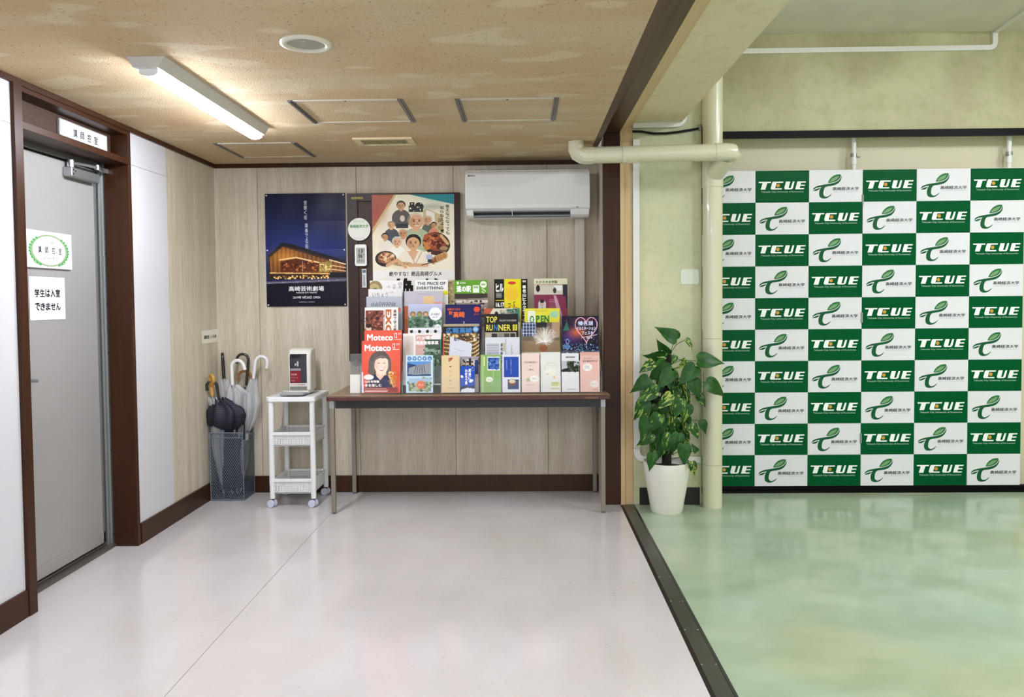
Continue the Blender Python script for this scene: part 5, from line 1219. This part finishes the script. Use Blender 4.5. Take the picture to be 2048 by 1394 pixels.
LM = [m_leaf('pothos_leaf_green', 1, .72), m_leaf('pothos_leaf_variegated', 5, .58), m_leaf('pothos_leaf_yellow', 9, .48)]
def leaf_mesh(mi, curl, fold):
    """unit heart leaf: base at origin, tip at +X 1, width ~.62"""
    half = [(0, .0), (-.055, .06), (-.075, .13), (-.06, .20), (-.015, .265), (.06, .315), (.16, .342), (.27, .338), (.38, .312), (.50, .265), (.61, .205), (.71, .148), (.80, .096), (.88, .052), (.95, .02), (1.0, .0)]
    v = []; f = []
    sec = len(half)
    for k, (x, wd) in enumerate(half):
        for j, s_ in enumerate((-1, -.5, 0, .5, 1)):
            y = wd*s_; xx = x if abs(s_) > .7 else (x if x > 0 else x*(abs(s_)))
            z = -curl*(xx**2)+fold*abs(y)-.6*fold*y*y*2+.02*math.sin(9*xx)*abs(s_)
            v.append((xx, y, z))
    for k in range(sec-1):
        for j in range(4): f.append((k*5+j, (k+1)*5+j, (k+1)*5+j+1, k*5+j+1))
    me = bpy.data.meshes.new('leaf'); me.from_pydata(v, [], f); me.materials.append(LM[mi])
    me.polygons.foreach_set('use_smooth', [True]*len(f)); me.update(); return me
LMESH = [leaf_mesh(mi, cu_, fo) for mi in (0, 1, 2) for cu_, fo in ((.3, .4), (.6, .25))]
STALK = mat('leaf_stalk_green', '3c5a24', .5)
def add_leaf(base, tip, mi, roll=0, stalk=None, wide=1.0, face=None):
    base, tip = Vector(base), Vector(tip); x = (tip-base); L = x.length; x.normalize()
    fn = Vector(face or (0, -1, .35)); z = (fn-x*fn.dot(x)).normalized(); y = z.cross(x)
    z2 = z*math.cos(roll)+y*math.sin(roll); y2 = z2.cross(x)
    o = bpy.data.objects.new('leaf', LMESH[mi]); COL.objects.link(o); o.parent = pl
    m = Matrix((x*L, y2*L*wide, z2*L)).transposed().to_4x4(); m.translation = base-Vector(pl.location); o.matrix_local = m
    if stalk is not None:
        s0 = Vector(stalk); mid = (s0+base)/2+Vector((0, 0, .025))
        MB().tube([tuple(s0), tuple(mid), tuple(base)], .0022, 5).build('leaf_stalk', STALK, pl, smooth=True)
def PX(px, py, Y=4.86): return ((px-1047.5)/1520*Y*1.0+(py-600)*-.00003, Y, 1.38-(py-600-(px-1047)*-.0085)/1520*Y)
pole = lambda z: (pc[0]+random.uniform(-.02, .02), pc[1], z)
EX = [((1353,679),(1319,654),0,.1,4.84),((1371,679),(1391,695),2,.5,4.84),((1336,708),(1311,684),0,.9,4.86),((1331,712),(1306,706),2,.2,4.83),((1330,710),(1288,719),0,1.0,4.82),
      ((1396,722),(1450,722),0,.15,4.80),((1413,765),(1456,789),0,.0,4.80),((1306,725),(1280,746),2,.2,4.82),((1332,725),(1303,766),0,.3,4.82),((1344,742),(1316,778),0,.0,4.80),
      ((1390,733),(1358,770),0,.0,4.79),((1297,757),(1266,786),0,.2,4.82),((1343,790),(1318,820),2,.2,4.78),((1362,798),(1352,840),1,.1,4.78),((1350,712),(1345,730),1,.2,4.8),((1372,720),(1360,738),2,.4,4.83),
      ((1310,780),(1275,806),1,.2,4.81),((1290,800),(1272,845),1,.3,4.83),((1385,760),(1400,800),0,-.2,4.82),((1398,790),(1412,815),1,-.2,4.84),((1312,770),(1300,800),1,.1,4.8),
      ((1342,915-45),(1330,912),1,.0,4.79),((1358,868),(1352,908),0,.1,4.79),((1305,908),(1304,946),0,.3,4.76),((1368,890),(1374,935),0,.1,4.79),((1385,925),(1390,955),2,-.3,4.78),
      ((1320,830),(1300,870),1,.1,4.8),((1305,870),(1278,896),1,.2,4.84),((1385,850),(1398,880),1,-.2,4.82),((1405,842),(1412,868),0,-.3,4.85),((1395,905),(1388,893),0,.2,4.84),((1376,810),(1370,850),1,.1,4.8),((1295,835),(1285,880),0,.2,4.82)]
for (b_, t_, k, rl, Y) in EX:
    mi = k*2+random.randint(0, 1)
    B_, T_ = PX(*b_, Y), PX(*t_, Y-.03)
    zz = min(1.0, max(.33, B_[2]-.05))
    wide = {0: 1.0, 1: .95, 2: .95}[k]
    add_leaf(B_, T_, mi, rl, pole(zz), wide)
rng = random.Random(11)
for i in range(135):
    z = rng.uniform(.44, .96); an = rng.uniform(0, 2*PI); fr_ = 1-abs(z-.68)/.55
    r = rng.uniform(.05, .135)*max(.55, fr_); 
    b_ = Vector((pc[0]+.012+r*1.12*math.cos(an), pc[1]+r*math.sin(an)*.85, z))
    if b_.y > 5.0: b_.y = 5.0
    L = rng.uniform(.07, .12)
    out = Vector((math.cos(an)*rng.uniform(.2, .8), math.sin(an)*rng.uniform(.2, .6), -rng.uniform(.7, 1.1))).normalized()
    tip = b_+out*L
    if tip.y > 5.04: tip.y = 5.04
    if abs(tip.x-1.238) < .075 and tip.y > 4.92: continue
    add_leaf(b_, tip, rng.choice([0, 1, 0, 1, 2, 3, 2, 3, 4]), rng.uniform(-.95, .95), (pc[0]+.02*math.cos(an), pc[1]+.02*math.sin(an), min(1.0, z+rng.uniform(-.06, .02))), rng.uniform(.85, 1.1), (math.cos(an)*.5, -1 if math.sin(an) < .4 else .6, .45))
